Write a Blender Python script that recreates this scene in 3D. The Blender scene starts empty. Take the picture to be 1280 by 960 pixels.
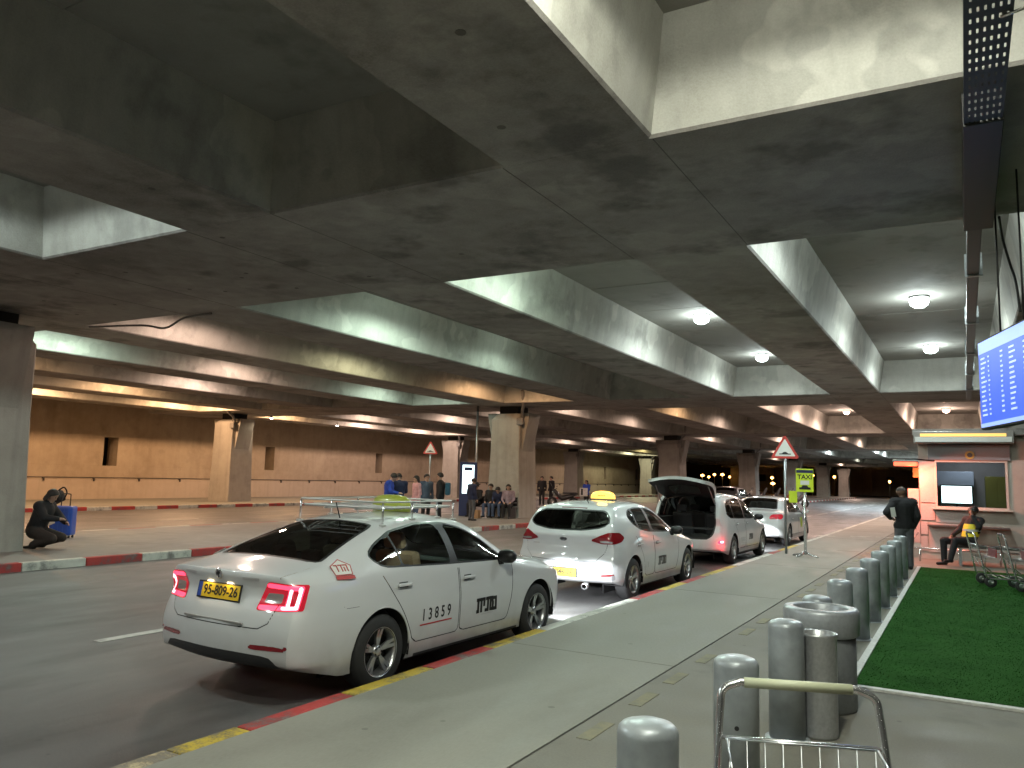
import bpy, bmesh, math, random
import numpy as np
from mathutils import Vector, Matrix, Euler
random.seed(7); np.random.seed(7)
SC = bpy.context.scene
COL = SC.collection
# ------------------------------------------------------------------ camera (from the two vanishing points)
PW, PH = 1280.0, 960.0
VPA, VPB, CAMH = (1207.0, 611.0), (-1082.0, 551.0), 1.70
_a = np.array([VPA[0]-PW/2, VPA[1]-PH/2]); _b = np.array([VPB[0]-PW/2, VPB[1]-PH/2])
FPX = math.sqrt(-float(_a @ _b))
_Y = np.array([_a[0], _a[1], FPX]); _Y /= np.linalg.norm(_Y)
_X = -np.array([_b[0], _b[1], FPX]); _X /= np.linalg.norm(_X)
_Z = np.cross(_X, _Y)
RW = np.array([_X, _Y, _Z])
def at(px, py, z=0.0):
    d = RW @ np.array([px-PW/2, py-PH/2, FPX]); t = (z-CAMH)/d[2]
    return Vector((d[0]*t, d[1]*t, z))
cam_d = bpy.data.cameras.new('camera'); cam = bpy.data.objects.new('camera', cam_d); COL.objects.link(cam)
cam_d.sensor_width = 36.0; cam_d.lens = FPX/PW*36.0; cam_d.clip_start = 0.05; cam_d.clip_end = 1500
cx = RW @ np.array([1., 0, 0]); cy = RW @ np.array([0, -1., 0]); cz = RW @ np.array([0, 0, -1.])
cam.matrix_world = Matrix(((cx[0], cy[0], cz[0], 0), (cx[1], cy[1], cz[1], 0), (cx[2], cy[2], cz[2], CAMH), (0, 0, 0, 1)))
SC.camera = cam
# ------------------------------------------------------------------ night sky, exposure
w = bpy.data.worlds.new('World'); SC.world = w; w.use_nodes = True
nt = w.node_tree; bg = nt.nodes['Background']
sky = nt.nodes.new('ShaderNodeTexSky'); sky.sky_type = 'NISHITA'; sky.sun_disc = False
sky.sun_elevation = math.radians(-6); sky.sun_rotation = math.radians(40)
nt.links.new(sky.outputs[0], bg.inputs[0]); bg.inputs[1].default_value = 0.10
SC.view_settings.view_transform = 'Standard'; SC.view_settings.look = 'None'
SC.view_settings.gamma = 1.0; SC.view_settings.use_curve_mapping = False
SC.view_settings.exposure = 0.0
SC.render.engine = 'CYCLES'
SC.cycles.use_denoising = True
try: SC.cycles.denoiser = 'OPENIMAGEDENOISE'
except Exception: pass
SC.cycles.sample_clamp_indirect = 6.0
SC.cycles.max_bounces = 6; SC.cycles.diffuse_bounces = 4; SC.cycles.glossy_bounces = 4; SC.cycles.transparent_max_bounces = 12
SC.cycles.caustics_reflective = False; SC.cycles.caustics_refractive = False
# ------------------------------------------------------------------ materials
MATS = {}
def _new(name):
    m = bpy.data.materials.new(name); m.use_nodes = True
    return m, m.node_tree, m.node_tree.nodes['Principled BSDF']
def pbr(name, col, rough=0.5, metal=0.0, coat=0.0, spec=0.5, var=0.0, vscale=30.0, bump=0.0, bscale=80.0, emit=None, estr=0.0):
    if name in MATS: return MATS[name]
    m, t, b = _new(name); c = (*col, 1.0)
    b.inputs['Base Color'].default_value = c; b.inputs['Roughness'].default_value = rough
    b.inputs['Metallic'].default_value = metal; b.inputs['Coat Weight'].default_value = coat
    b.inputs['Coat Roughness'].default_value = 0.06
    b.inputs['Specular IOR Level'].default_value = spec
    if emit: m.cycles.emission_sampling = 'NONE'; b.inputs['Emission Color'].default_value = (*emit, 1); b.inputs['Emission Strength'].default_value = estr
    if var or bump:
        tc = t.nodes.new('ShaderNodeTexCoord')
        n = t.nodes.new('ShaderNodeTexNoise'); n.inputs['Scale'].default_value = vscale; n.inputs['Detail'].default_value = 6
        t.links.new(tc.outputs['Object'], n.inputs['Vector'])
        if var:
            r = t.nodes.new('ShaderNodeMapRange'); r.inputs[1].default_value = 0.3; r.inputs[2].default_value = 0.7
            r.inputs[3].default_value = 1-var; r.inputs[4].default_value = 1+var
            mx = t.nodes.new('ShaderNodeVectorMath'); mx.operation = 'SCALE'; mx.inputs[0].default_value = col
            t.links.new(n.outputs['Fac'], r.inputs[0]); t.links.new(r.outputs[0], mx.inputs['Scale']); t.links.new(mx.outputs[0], b.inputs['Base Color'])
        if bump:
            n2 = t.nodes.new('ShaderNodeTexNoise'); n2.inputs['Scale'].default_value = bscale; n2.inputs['Detail'].default_value = 4
            t.links.new(tc.outputs['Object'], n2.inputs['Vector'])
            bp = t.nodes.new('ShaderNodeBump'); bp.inputs['Strength'].default_value = bump; bp.inputs['Distance'].default_value = 0.01
            t.links.new(n2.outputs['Fac'], bp.inputs['Height']); t.links.new(bp.outputs[0], b.inputs['Normal'])
    MATS[name] = m; return m
def mottled(name, cols, rough=(0.75, 0.95), big=0.35, mid=3.0, fine=60.0, streak=0.0, bump=0.15, bscale=90.0, stain=0.0, stretch=(1, 1, 1), patch=0.0, speck=0.0):
    """concrete, asphalt, plaster: three octaves of blotches, optional vertical streaks and dark stains"""
    if name in MATS: return MATS[name]
    m, t, b = _new(name); N = t.nodes.new; L = t.links.new
    g = N('ShaderNodeNewGeometry')
    mp = N('ShaderNodeMapping'); mp.inputs['Scale'].default_value = stretch; L(g.outputs['Position'], mp.inputs['Vector'])
    def noise(s, d=5, src=mp):
        n = N('ShaderNodeTexNoise'); n.inputs['Scale'].default_value = s; n.inputs['Detail'].default_value = d; n.inputs['Roughness'].default_value = 0.62
        L(src.outputs[0], n.inputs['Vector']); return n
    n1, n2, n3 = noise(big, 3), noise(mid, 4), noise(fine, 1.5)
    a = N('ShaderNodeMath'); a.operation = 'MULTIPLY_ADD'; a.inputs[1].default_value = 0.5; L(n1.outputs['Fac'], a.inputs[0])
    a2 = N('ShaderNodeMath'); a2.operation = 'MULTIPLY'; a2.inputs[1].default_value = 0.32; L(n2.outputs['Fac'], a2.inputs[0]); L(a2.outputs[0], a.inputs[2])
    a3 = N('ShaderNodeMath'); a3.operation = 'MULTIPLY_ADD'; a3.inputs[1].default_value = 0.18; L(n3.outputs['Fac'], a3.inputs[0]); L(a.outputs[0], a3.inputs[2])
    cr = N('ShaderNodeValToRGB'); el = cr.color_ramp.elements
    pos = np.linspace(0.36, 0.64, len(cols))
    el[0].position = pos[0]; el[0].color = (*cols[0], 1); el[1].position = pos[-1]; el[1].color = (*cols[-1], 1)
    for p, c in zip(pos[1:-1], cols[1:-1]):
        e = el.new(p); e.color = (*c, 1)
    L(a3.outputs[0], cr.inputs[0]); out = cr.outputs[0]
    if streak:
        ms = N('ShaderNodeMapping'); ms.inputs['Scale'].default_value = (3.5, 3.5, 0.18); L(g.outputs['Position'], ms.inputs['Vector'])
        n4 = noise(1.0, 3, ms); r = N('ShaderNodeMapRange'); r.inputs[1].default_value = 0.48; r.inputs[2].default_value = 0.72; r.inputs[3].default_value = 1.0; r.inputs[4].default_value = 1-streak
        L(n4.outputs['Fac'], r.inputs[0]); v = N('ShaderNodeVectorMath'); v.operation = 'SCALE'; L(out, v.inputs[0]); L(r.outputs[0], v.inputs['Scale']); out = v.outputs[0]
    if stain:
        n5 = noise(0.9, 4); r = N('ShaderNodeMapRange'); r.inputs[1].default_value = 0.55; r.inputs[2].default_value = 0.68; r.inputs[3].default_value = 1.0; r.inputs[4].default_value = 1-stain
        L(n5.outputs['Fac'], r.inputs[0]); v = N('ShaderNodeVectorMath'); v.operation = 'SCALE'; L(out, v.inputs[0]); L(r.outputs[0], v.inputs['Scale']); out = v.outputs[0]
    if speck:                                            # chewing gum, drips: small dark spots of uneven size
        vo = N('ShaderNodeTexVoronoi'); vo.inputs['Scale'].default_value = 2.6; vo.inputs['Randomness'].default_value = 1.0; L(g.outputs['Position'], vo.inputs['Vector'])
        sm = N('ShaderNodeMath'); sm.operation = 'MULTIPLY'; sm.inputs[1].default_value = .085; sc_ = N('ShaderNodeSeparateColor'); L(vo.outputs['Color'], sc_.inputs[0]); L(sc_.outputs[0], sm.inputs[0])
        lt_ = N('ShaderNodeMath'); lt_.operation = 'LESS_THAN'; L(vo.outputs['Distance'], lt_.inputs[0]); L(sm.outputs[0], lt_.inputs[1])
        r = N('ShaderNodeMapRange'); r.inputs[3].default_value = 1.0; r.inputs[4].default_value = 1-speck; L(lt_.outputs[0], r.inputs[0])
        v = N('ShaderNodeVectorMath'); v.operation = 'SCALE'; L(out, v.inputs[0]); L(r.outputs[0], v.inputs['Scale']); out = v.outputs[0]
    if patch:
        n6 = noise(0.55, 3); r = N('ShaderNodeMapRange'); r.inputs[1].default_value = 0.545; r.inputs[2].default_value = 0.56; r.inputs[3].default_value = 1.0; r.inputs[4].default_value = 1+patch
        L(n6.outputs['Fac'], r.inputs[0]); v = N('ShaderNodeVectorMath'); v.operation = 'SCALE'; L(out, v.inputs[0]); L(r.outputs[0], v.inputs['Scale']); out = v.outputs[0]
    L(out, b.inputs['Base Color'])
    rr = N('ShaderNodeMapRange'); rr.inputs[1].default_value = 0.3; rr.inputs[2].default_value = 0.7; rr.inputs[3].default_value = rough[0]; rr.inputs[4].default_value = rough[1]
    L(n2.outputs['Fac'], rr.inputs[0]); L(rr.outputs[0], b.inputs['Roughness'])
    if bump:
        nb = noise(bscale, 2); bp = N('ShaderNodeBump'); bp.inputs['Strength'].default_value = bump; bp.inputs['Distance'].default_value = 0.02
        L(nb.outputs['Fac'], bp.inputs['Height']); L(bp.outputs[0], b.inputs['Normal'])
    MATS[name] = m; return m
def glow(name, col, strength):
    if name in MATS: return MATS[name]
    m, t, b = _new(name); b.inputs['Base Color'].default_value = (*[0.8*c for c in col], 1)
    b.inputs['Emission Color'].default_value = (*col, 1); b.inputs['Emission Strength'].default_value = strength
    b.inputs['Roughness'].default_value = 0.3
    m.cycles.emission_sampling = 'NONE'
    MATS[name] = m; return m
def pane_mat(name, tint, gloss=0.9):
    if name in MATS: return MATS[name]
    m, t, b = _new(name); N = t.nodes.new; L = t.links.new
    o = t.nodes['Material Output']; t.nodes.remove(b)
    tr = N('ShaderNodeBsdfTransparent'); tr.inputs[0].default_value = (*tint, 1)
    gl = N('ShaderNodeBsdfGlossy'); gl.inputs['Roughness'].default_value = 0.02; gl.inputs[0].default_value = (gloss, gloss, gloss, 1)
    fr = N('ShaderNodeFresnel'); fr.inputs[0].default_value = 1.52
    mx = N('ShaderNodeMixShader'); L(fr.outputs[0], mx.inputs[0]); L(tr.outputs[0], mx.inputs[1]); L(gl.outputs[0], mx.inputs[2]); L(mx.outputs[0], o.inputs[0])
    MATS[name] = m; return m
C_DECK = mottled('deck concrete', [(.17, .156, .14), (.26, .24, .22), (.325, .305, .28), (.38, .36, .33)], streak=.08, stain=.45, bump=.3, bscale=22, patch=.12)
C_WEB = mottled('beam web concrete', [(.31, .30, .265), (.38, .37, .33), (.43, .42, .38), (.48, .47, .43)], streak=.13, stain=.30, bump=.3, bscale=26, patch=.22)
C_SLAB = mottled('soffit plank concrete', [(.22, .21, .19), (.27, .26, .235), (.31, .30, .275)], stain=.3, bump=.15)
C_COL = mottled('column concrete', [(.30, .28, .25), (.37, .35, .315), (.42, .40, .365)], streak=.18, stain=.15, bump=.2, bscale=40)
C_PAVE = mottled('pavement concrete', [(.185, .18, .15), (.24, .235, .20), (.28, .275, .235)], rough=(.58, .85), stain=.14, speck=.28, bump=.1, bscale=140, stretch=(1, .35, 1))
C_BAND = mottled('pavement edge band', [(.14, .13, .105), (.185, .175, .145), (.22, .21, .175)], rough=(.6, .85), stain=.25, speck=.3, bump=.15, bscale=140)
C_ROAD = mottled('asphalt', [(.065, .063, .063), (.10, .098, .097), (.135, .132, .13)], rough=(.42, .66), big=.3, mid=2.0, fine=140, stain=.40, patch=.10, speck=.35, bump=.35, bscale=180, stretch=(1, .3, 1))
C_WALL = mottled('tan wall stone', [(.35, .28, .20), (.43, .35, .26), (.49, .41, .31)], streak=.08, stain=.15, bump=.25, bscale=20)
C_PLINTH = mottled('plinth plaster', [(.42, .345, .27), (.48, .40, .32), (.52, .44, .36)], streak=.1, bump=.1)
BLACK = pbr('black', (.012, .012, .013), .6)
# ------------------------------------------------------------------ mesh helpers
class MB:
    """collects shapes, then links them as one mesh object"""
    def __init__(s): s.v, s.f, s.sm = [], [], []
    def add(s, vs, fs, smooth=False):
        o = len(s.v); s.v += [tuple(v) for v in vs]; s.f += [tuple(i+o for i in f) for f in fs]; s.sm += [smooth]*len(fs); return s
    def box(s, lo, hi, bev=0.0, M=None):
        x0, y0, z0 = lo; x1, y1, z1 = hi
        if bev <= 0:
            vs = [(x0, y0, z0), (x1, y0, z0), (x1, y1, z0), (x0, y1, z0), (x0, y0, z1), (x1, y0, z1), (x1, y1, z1), (x0, y1, z1)]
            fs = [(0, 3, 2, 1), (4, 5, 6, 7), (0, 1, 5, 4), (1, 2, 6, 5), (2, 3, 7, 6), (3, 0, 4, 7)]
        else:
            bm = bmesh.new(); bmesh.ops.create_cube(bm, size=1)
            for v in bm.verts: v.co = Vector(((x0+x1)/2+v.co.x*(x1-x0), (y0+y1)/2+v.co.y*(y1-y0), (z0+z1)/2+v.co.z*(z1-z0)))
            bmesh.ops.bevel(bm, geom=bm.edges[:], offset=bev, segments=2, profile=.6, affect='EDGES')
            bm.verts.index_update(); vs = [v.co.copy() for v in bm.verts]; fs = [tuple(v.index for v in f.verts) for f in bm.faces]; bm.free()
        if M is not None: vs = [M @ Vector(v) for v in vs]
        return s.add(vs, fs)
    def ring(s, rings, close=True, caps=(True, True), smooth=True):
        """rings: list of equally long point lists"""
        n = len(rings[0]); vs = [p for r in rings for p in r]; fs = []
        for i in range(len(rings)-1):
            for j in range(n if close else n-1):
                k = (j+1) % n; fs.append((i*n+j, i*n+k, (i+1)*n+k, (i+1)*n+j))
        s.add(vs, fs, smooth)
        o = len(s.v)-len(vs)
        if caps[0]: s.f.append(tuple(o+j for j in reversed(range(n)))); s.sm.append(False)
        if caps[1]: s.f.append(tuple(o+(len(rings)-1)*n+j for j in range(n))); s.sm.append(False)
        return s
    def lathe(s, prof, c=(0, 0, 0), n=24, axis='z', caps=(True, True)):
        rings = []
        for r, h in prof:
            rg = []
            for j in range(n):
                a = 2*math.pi*j/n; u, v = r*math.cos(a), r*math.sin(a)
                p = {'z': (u, v, h), 'x': (h, u, v), 'y': (v, h, u)}[axis]
                rg.append((p[0]+c[0], p[1]+c[1], p[2]+c[2]))
            rings.append(rg)
        return s.ring(rings, caps=caps)
    def tube(s, pts, r, n=8, caps=True, r2=None):
        pts = [Vector(p) for p in pts]; rings = []; up = None
        for i, p in enumerate(pts):
            d = (pts[min(i+1, len(pts)-1)]-pts[max(i-1, 0)]).normalized()
            if up is None:
                up = d.orthogonal().normalized()
            up = (up-d*up.dot(d)).normalized(); sd = d.cross(up)
            rr = r if r2 is None else r+(r2-r)*i/(len(pts)-1)
            rings.append([p+up*rr*math.cos(2*math.pi*j/n)+sd*rr*math.sin(2*math.pi*j/n) for j in range(n)])
        return s.ring(rings, caps=(caps, caps))
    def prism(s, poly, h, M):
        """poly in local xy, extruded 0..h along local z, M places it"""
        n = len(poly); vs = [M @ Vector((x, y, 0)) for x, y in poly]+[M @ Vector((x, y, h)) for x, y in poly]
        fs = [tuple(reversed(range(n))), tuple(range(n, 2*n))]+[(j, (j+1) % n, n+(j+1) % n, n+j) for j in range(n)]
        return s.add(vs, fs)
    def build(s, name, mat, parent=None, loc=None):
        me = bpy.data.meshes.new(name); me.from_pydata(s.v, [], s.f); me.update()
        me.polygons.foreach_set('use_smooth', s.sm)
        for m in (mat if isinstance(mat, (list, tuple)) else [mat]): me.materials.append(m)
        return link(name, me, parent, loc)
def link(name, data, parent=None, loc=None):
    o = bpy.data.objects.new(name, data); COL.objects.link(o)
    if loc is not None: o.location = loc
    if parent is not None: o.parent = parent
    return o
def empty(name, loc=(0, 0, 0), rz=0.0):
    o = link(name, None, None, loc); o.rotation_euler.z = rz; o.empty_display_size = .2; return o
def tag(o, label=None, cat=None, group=None, kind=None):
    if label: o['label'] = label
    if cat: o['category'] = cat
    if group: o['group'] = group
    if kind: o['kind'] = kind
    return o
def recalc(o):
    bm = bmesh.new(); bm.from_mesh(o.data); bmesh.ops.recalc_face_normals(bm, faces=bm.faces[:]); bm.to_mesh(o.data); bm.free(); return o
def copy_tree(o, parent=None):
    c = o.copy(); COL.objects.link(c); c.parent = parent
    for ch in list(o.children): copy_tree(ch, c)
    return c
def smooth_path(pts, n=6):
    """Catmull-Rom through the points"""
    P = [Vector(p) for p in pts]; out = []
    for i in range(len(P)-1):
        a, b, c, d = P[max(i-1, 0)], P[i], P[i+1], P[min(i+2, len(P)-1)]
        for k in range(n):
            t = k/n; out.append(.5*((2*b)+(c-a)*t+(2*a-5*b+4*c-d)*t*t+(3*b-a-3*c+d)*t**3))
    return out+[P[-1]]
def text_mesh(txt, size, M, parent, mat, name='lettering', bold=0.0, depth=0.002, sx=1.0):
    cu = bpy.data.curves.new(name, 'FONT'); cu.body = txt; cu.size = size; cu.align_x = 'CENTER'; cu.align_y = 'CENTER'; cu.extrude = depth; cu.offset = bold; cu.resolution_u = 3
    o = bpy.data.objects.new('tmp', cu); COL.objects.link(o)
    me = bpy.data.meshes.new_from_object(o.evaluated_get(bpy.context.evaluated_depsgraph_get()))
    bpy.data.objects.remove(o); bpy.data.curves.remove(cu)
    me.transform(M @ Matrix.Diagonal((sx, 1, 1, 1))); me.materials.clear(); me.materials.append(mat)
    return link(name, me, parent)
# ------------------------------------------------------------------ the setting: road, pavements, kerbs
ROADZ = -0.15
KX0, KX1 = -4.29, -4.13            # painted kerb of the near pavement
MX0, MX1 = -20.3, -14.25           # median island
FX0 = -31.6                        # far pavement begins
WX = -39.5                         # face of the far wall
road = MB(); NR = 40
ys = np.linspace(-60, 420, NR)
road.add([(-260, -60, ROADZ), (120, -60, ROADZ), (120, 420, ROADZ), (-260, 420, ROADZ)], [(0, 1, 2, 3)])
tag(road.build('road', C_ROAD), kind='structure')
def slab(name, x0, x1, y0, y1, mat, z=0.0):
    return tag(MB().box((x0, y0, ROADZ-.05), (x1, y1, z)).build(name, mat), kind='structure')
pave = slab('pavement', KX1, -2.405, -14, 160, C_PAVE)
band = slab('pavement_edge', -2.385, 14, -14, 160, C_BAND)
tag(MB().box((-2.403, -14, ROADZ-.05), (-2.387, 160, -.010)).build('pavement_joint', pbr('joint filler', (.05, .048, .045), .9)), kind='structure')
C_MED = mottled('median concrete', [(.16, .15, .138), (.21, .198, .183), (.25, .237, .218)], rough=(.5, .8), stain=.2, bump=.15, bscale=120)
median = slab('median_island', MX0+.16, MX1-.16, -14, 130, C_MED)
farp = slab('far_pavement', WX-.6, FX0-.16, -14, 190, C_PAVE)
def paint(name, col, wear=.45):
    return mottled(name, [(.17, .16, .145), tuple(.5*c*(1-wear)+.06 for c in col), tuple(c*.9 for c in col), col, tuple(min(1, c*1.08) for c in col)], rough=(.5, .8), big=2.5, mid=9, fine=60, bump=.3, stain=.3)
P_RED, P_YEL, P_WHI = paint('red kerb paint', (.42, .045, .04)), paint('yellow kerb paint', (.55, .40, .045)), paint('white kerb paint', (.58, .58, .52), .25)
KGREY = mottled('bare kerb stone', [(.22, .21, .19), (.30, .29, .27), (.38, .37, .34)], big=2, mid=9)
def kerb_run(parent, x0, x1, cuts, mats, z=0.0):
    for (a, b, m) in zip(cuts[:-1], cuts[1:], mats):
        MB().box((x0, a+.006, ROADZ-.05), (x1, b-.006, z), .018).build('kerb_stone', m, parent)
K = 1.0968
near = [-13, -9, -6, -3.5, -1.2, .6, 1.7, 2.75, 3.33, 3.87, 4.89, 5.95, 6.98, 8.13, 9.26, 11.0, 12.2, 13.3]
nm = [P_YEL, P_RED]*3+[P_YEL, P_RED, P_WHI, P_YEL, P_RED, P_YEL, P_RED, P_YEL, P_WHI, P_RED, P_YEL, P_RED]
nm = nm[:len(near)-1]
nm[7] = paint('cream kerb paint', (.52, .42, .26)); nm[8] = P_YEL; nm[9] = P_RED; nm[10] = P_YEL; nm[11] = P_RED; nm[12] = P_YEL; nm[13] = P_WHI; nm[14] = P_RED if 0 else P_WHI; nm[15] = P_RED; nm[16] = P_YEL
y = near[-1]; i = 0
while y < 110:
    y += 1.15; near.append(y); nm.append([P_RED, P_YEL, P_YEL, P_WHI, P_WHI, P_WHI][i % 6] if y < 26 else P_WHI); i += 1
kerb_run(pave, KX0, KX1-.002, near, nm)
mc, mm, y = [-12.3], [], -12.3; i = 0
while y < 128:
    y += 1.16; mc.append(y); mm.append((P_RED, P_WHI)[i % 2]); i += 1
off = 7.89-min(mc, key=lambda t: abs(t-7.89)); mc = [t+off for t in mc]
j = min(range(len(mc)), key=lambda k: abs(mc[k]-7.89)); mm = [P_WHI if (k-j) % 2 == 0 else P_RED for k in range(len(mm))]
kerb_run(median, MX1-.158, MX1, mc, mm); kerb_run(median, MX0, MX0+.158, mc[::1], mm)
fc, fm, y = [-12.0], [], -12.0; i = 0
while y < 186:
    y += 1.1; fc.append(y); fm.append((P_RED, P_WHI)[i % 2]); i += 1
kerb_run(farp, FX0-.158, FX0, fc, fm)
# lane dashes on the road, worn yellow dashes on the pavement edge
LINE = mottled('worn road line', [(.20, .195, .185), (.42, .41, .38), (.52, .51, .48)], big=3, mid=14, fine=120, bump=.1)
road_o = bpy.data.objects['road']
for k in range(14):
    MB().box((-8.12, 5.3+k*6.2-3.1*(k > 0), ROADZ+.002), (-7.98, 5.3+k*6.2+1.6, ROADZ+.006)).build('lane_dash', LINE, road_o)
for k in range(10):
    MB().box((-24.75, 18.2+k*6.5, ROADZ+.002), (-24.6, 19.9+k*6.5, ROADZ+.006)).build('lane_dash', LINE, road_o)
OLDY = mottled('worn yellow dash', [(.165, .155, .12), (.215, .20, .135), (.28, .255, .155)], big=4, mid=18, fine=130, bump=.1)
for k, yy in enumerate(np.arange(-1.0, 40, .86)):
    if k in (6, 11, 14, 19, 23): continue
    a = random.uniform(-.08, .08); MB().box((-2.29, yy+a, -.01), (-2.19, yy+a+.42, .004)).build('yellow_dash', OLDY, band)
for (px, py) in ((1075, 671), (1107, 672), (1035, 670)):
    p = at(px, py); MB().box((p.x-.3, p.y-.1, .001), (p.x+.3, p.y+.1, .004)).build('white_patch', P_WHI, pave)
for k in range(9):                                      # expansion joints across the pavement
    yy = 2.2+k*5.1; MB().box((KX1+.01, yy, -.02), (-2.41, yy+.012, .0015)).build('joint_strip', C_BAND, pave)
# ------------------------------------------------------------------ the concrete deck overhead
ZS, ZT, TAPER = 4.72, 5.76, 0.17
GP = 21.6
girders = [(6.36+GP*k, 9.98+GP*k) for k in range(-1, 8)]
BX = [1.64-4.716*k for k in range(-1, 9)]
XL, XR = -42.5, 9.0
ceiling = tag(MB().box((XL, -30, ZT+.32), (XR, 190, ZT+.6)).build('ceiling', C_SLAB), kind='structure')
def trough(parent, name, lo, hi, axis, a0, a1, z0=ZS, z1=ZT+.3, mat=None):
    """a beam with battered sides and chamfered arrises running along axis; soffit and webs in two materials"""
    c, t = .025, TAPER
    prof = [(lo-t, z1), (lo-t, ZT), (lo-.002, z0+c), (lo+c, z0), (hi-c, z0), (hi+.002, z0+c), (hi+t, ZT), (hi+t, z1)]
    f = (lambda u, z, s: (u, s, z)) if axis == 'y' else (lambda u, z, s: (s, u, z))
    m = MB(); m.ring([[f(u, z, a0) for u, z in prof], [f(u, z, a1) for u, z in prof]], caps=(True, True), smooth=False)
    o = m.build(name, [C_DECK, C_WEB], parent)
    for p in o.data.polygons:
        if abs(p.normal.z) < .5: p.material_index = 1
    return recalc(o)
FJ = mottled('form joint', [(.10, .09, .08), (.16, .145, .13)], big=2, mid=8)
for gi in (1, 2):                                       # formwork joints and tie holes on the girder soffits
    for bx in BX:
        for s_ in (-1, 1): MB().box((bx+s_*.77-.004, girders[gi][0]+.03, ZS-.003), (bx+s_*.77+.004, girders[gi][1]-.03, ZS+.01)).build('form_joint', FJ, ceiling)
    for k in range(16):
        xx, yy = -1.5-random.random()*14, girders[gi][0]+.3+random.random()*3.0; MB().lathe([(.035, -.003), (.035, .01)], n=10, c=(xx, yy, ZS)).build('tie_hole', FJ, ceiling)
for (xx, yy) in ((-4.6+1.7, 4.2), (-3.0, 2.0), (-7.6, 5.2), (-7.3, 3.4), (-3.4, 5.6)): MB().lathe([(.04, -.003), (.04, .01)], n=10, c=(xx, yy, ZS+.004)).build('tie_hole', FJ, ceiling)
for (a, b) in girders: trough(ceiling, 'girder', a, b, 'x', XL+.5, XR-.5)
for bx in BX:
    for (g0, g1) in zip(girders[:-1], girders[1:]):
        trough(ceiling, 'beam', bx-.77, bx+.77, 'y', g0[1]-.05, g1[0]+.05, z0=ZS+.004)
for i in range(len(BX)-1):                              # precast planks that close each coffer
    xc = (BX[i]+BX[i+1])/2
    for k, (g0, g1) in enumerate(zip(girders[:-1], girders[1:])):
        y0, y1 = g0[1]+TAPER-.02, g1[0]-TAPER+.02
        n = 7 if k < 3 else 1
        for q in range(n):
            ya, yb = y0+(y1-y0)*q/n, y0+(y1-y0)*(q+1)/n
            dz = random.uniform(-.008, .008)
            MB().box((xc-1.62, ya+.008, ZT-.01+dz), (xc+1.62, yb-.008, ZT+.28)).build('soffit_plank', C_SLAB, ceiling)
# ------------------------------------------------------------------ columns
M_DARK = pbr('dark bearing', (.03, .028, .026), .8)
PIPE = pbr('grey pipe', (.22, .21, .20), .55, var=.2)
def column(x, y, label, pipe=True):
    e = empty('concrete_column', (x, y, 0)); tag(e, label, 'column', 'concrete columns under the deck')
    def octo(hx, hy, c, z): return [(-hx+c, -hy, z), (hx-c, -hy, z), (hx, -hy+c, z), (hx, hy-c, z), (hx-c, hy, z), (-hx+c, hy, z), (-hx, hy-c, z), (-hx, -hy+c, z)]
    m = MB(); m.ring([octo(.80, .80, .03, -.2), octo(.80, .80, .03, 0), octo(.71, .74, .03, 2.7), octo(.71, .74, .05, 4.12), octo(.56, .58, .12, 4.40)], smooth=False)
    m.build('shaft', C_COL, e)
    for s in (-1, 1):                                   # corbels that widen upwards on both road sides
        prof = [(.62, 2.75), (.70, 2.75), (1.02, 4.28), (1.02, 4.42), (.62, 4.42)]
        M = Matrix(((s, 0, 0, 0), (0, 0, -1, .48), (0, 1, 0, 0), (0, 0, 0, 1)))
        recalc(MB().prism(prof, .96, M).build('corbel', C_COL, e))
    MB().box((-.45, -.45, 4.38), (.45, .45, ZS+.002)).build('bearing', M_DARK, e)
    if pipe:
        MB().tube(smooth_path([(.75, -.6, 4.2), (.95, -.95, 4.5), (1.35, -1.6, 4.68), (1.5, -2.0, 5.2)], 4), .07, 8).build('drain_pipe', PIPE, e)
        MB().box((.6, -.84, 3.9), (.9, -.72, 4.2), .02).build('junction_box', PIPE, e)
    return e
ORD = ['nearest', 'second', 'third', 'fourth', 'fifth', 'sixth']
NAMES = ['thick grey concrete column on the median, cut by the left edge',
         'pale concrete column on the median behind the people seated on a bench',
         'concrete median column rising behind the raised tailgate of the white people carrier',
         'pinkish concrete median column behind the parked motorbikes and the white saloon',
         'far concrete median column half hidden behind the triangular warning sign by the taxi rank',
         'small far concrete median column to the right of the green taxi sign',
         'farthest concrete median column, right of the small column beside the green taxi sign']
for k in range(7): column(-17.0, 8.17+GP*k, NAMES[k], k < 4)
WN = ['tan lit column in front of the far wall, left of the white taxi with the roof rack',
      'pale column before the far wall, just left of the lit advertising totem',
      'dark column at the far wall behind the two people standing in dark jackets',
      'pale stub of a far column left of the raised white tailgate']
for k in range(4): column(-35.1+(.5 if k == 0 else .6), 8.17+GP*(k+1), WN[k], True)
column(1.9, 8.17+GP, 'concrete column mostly hidden behind the red-lit ticket booth', False)
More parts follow.
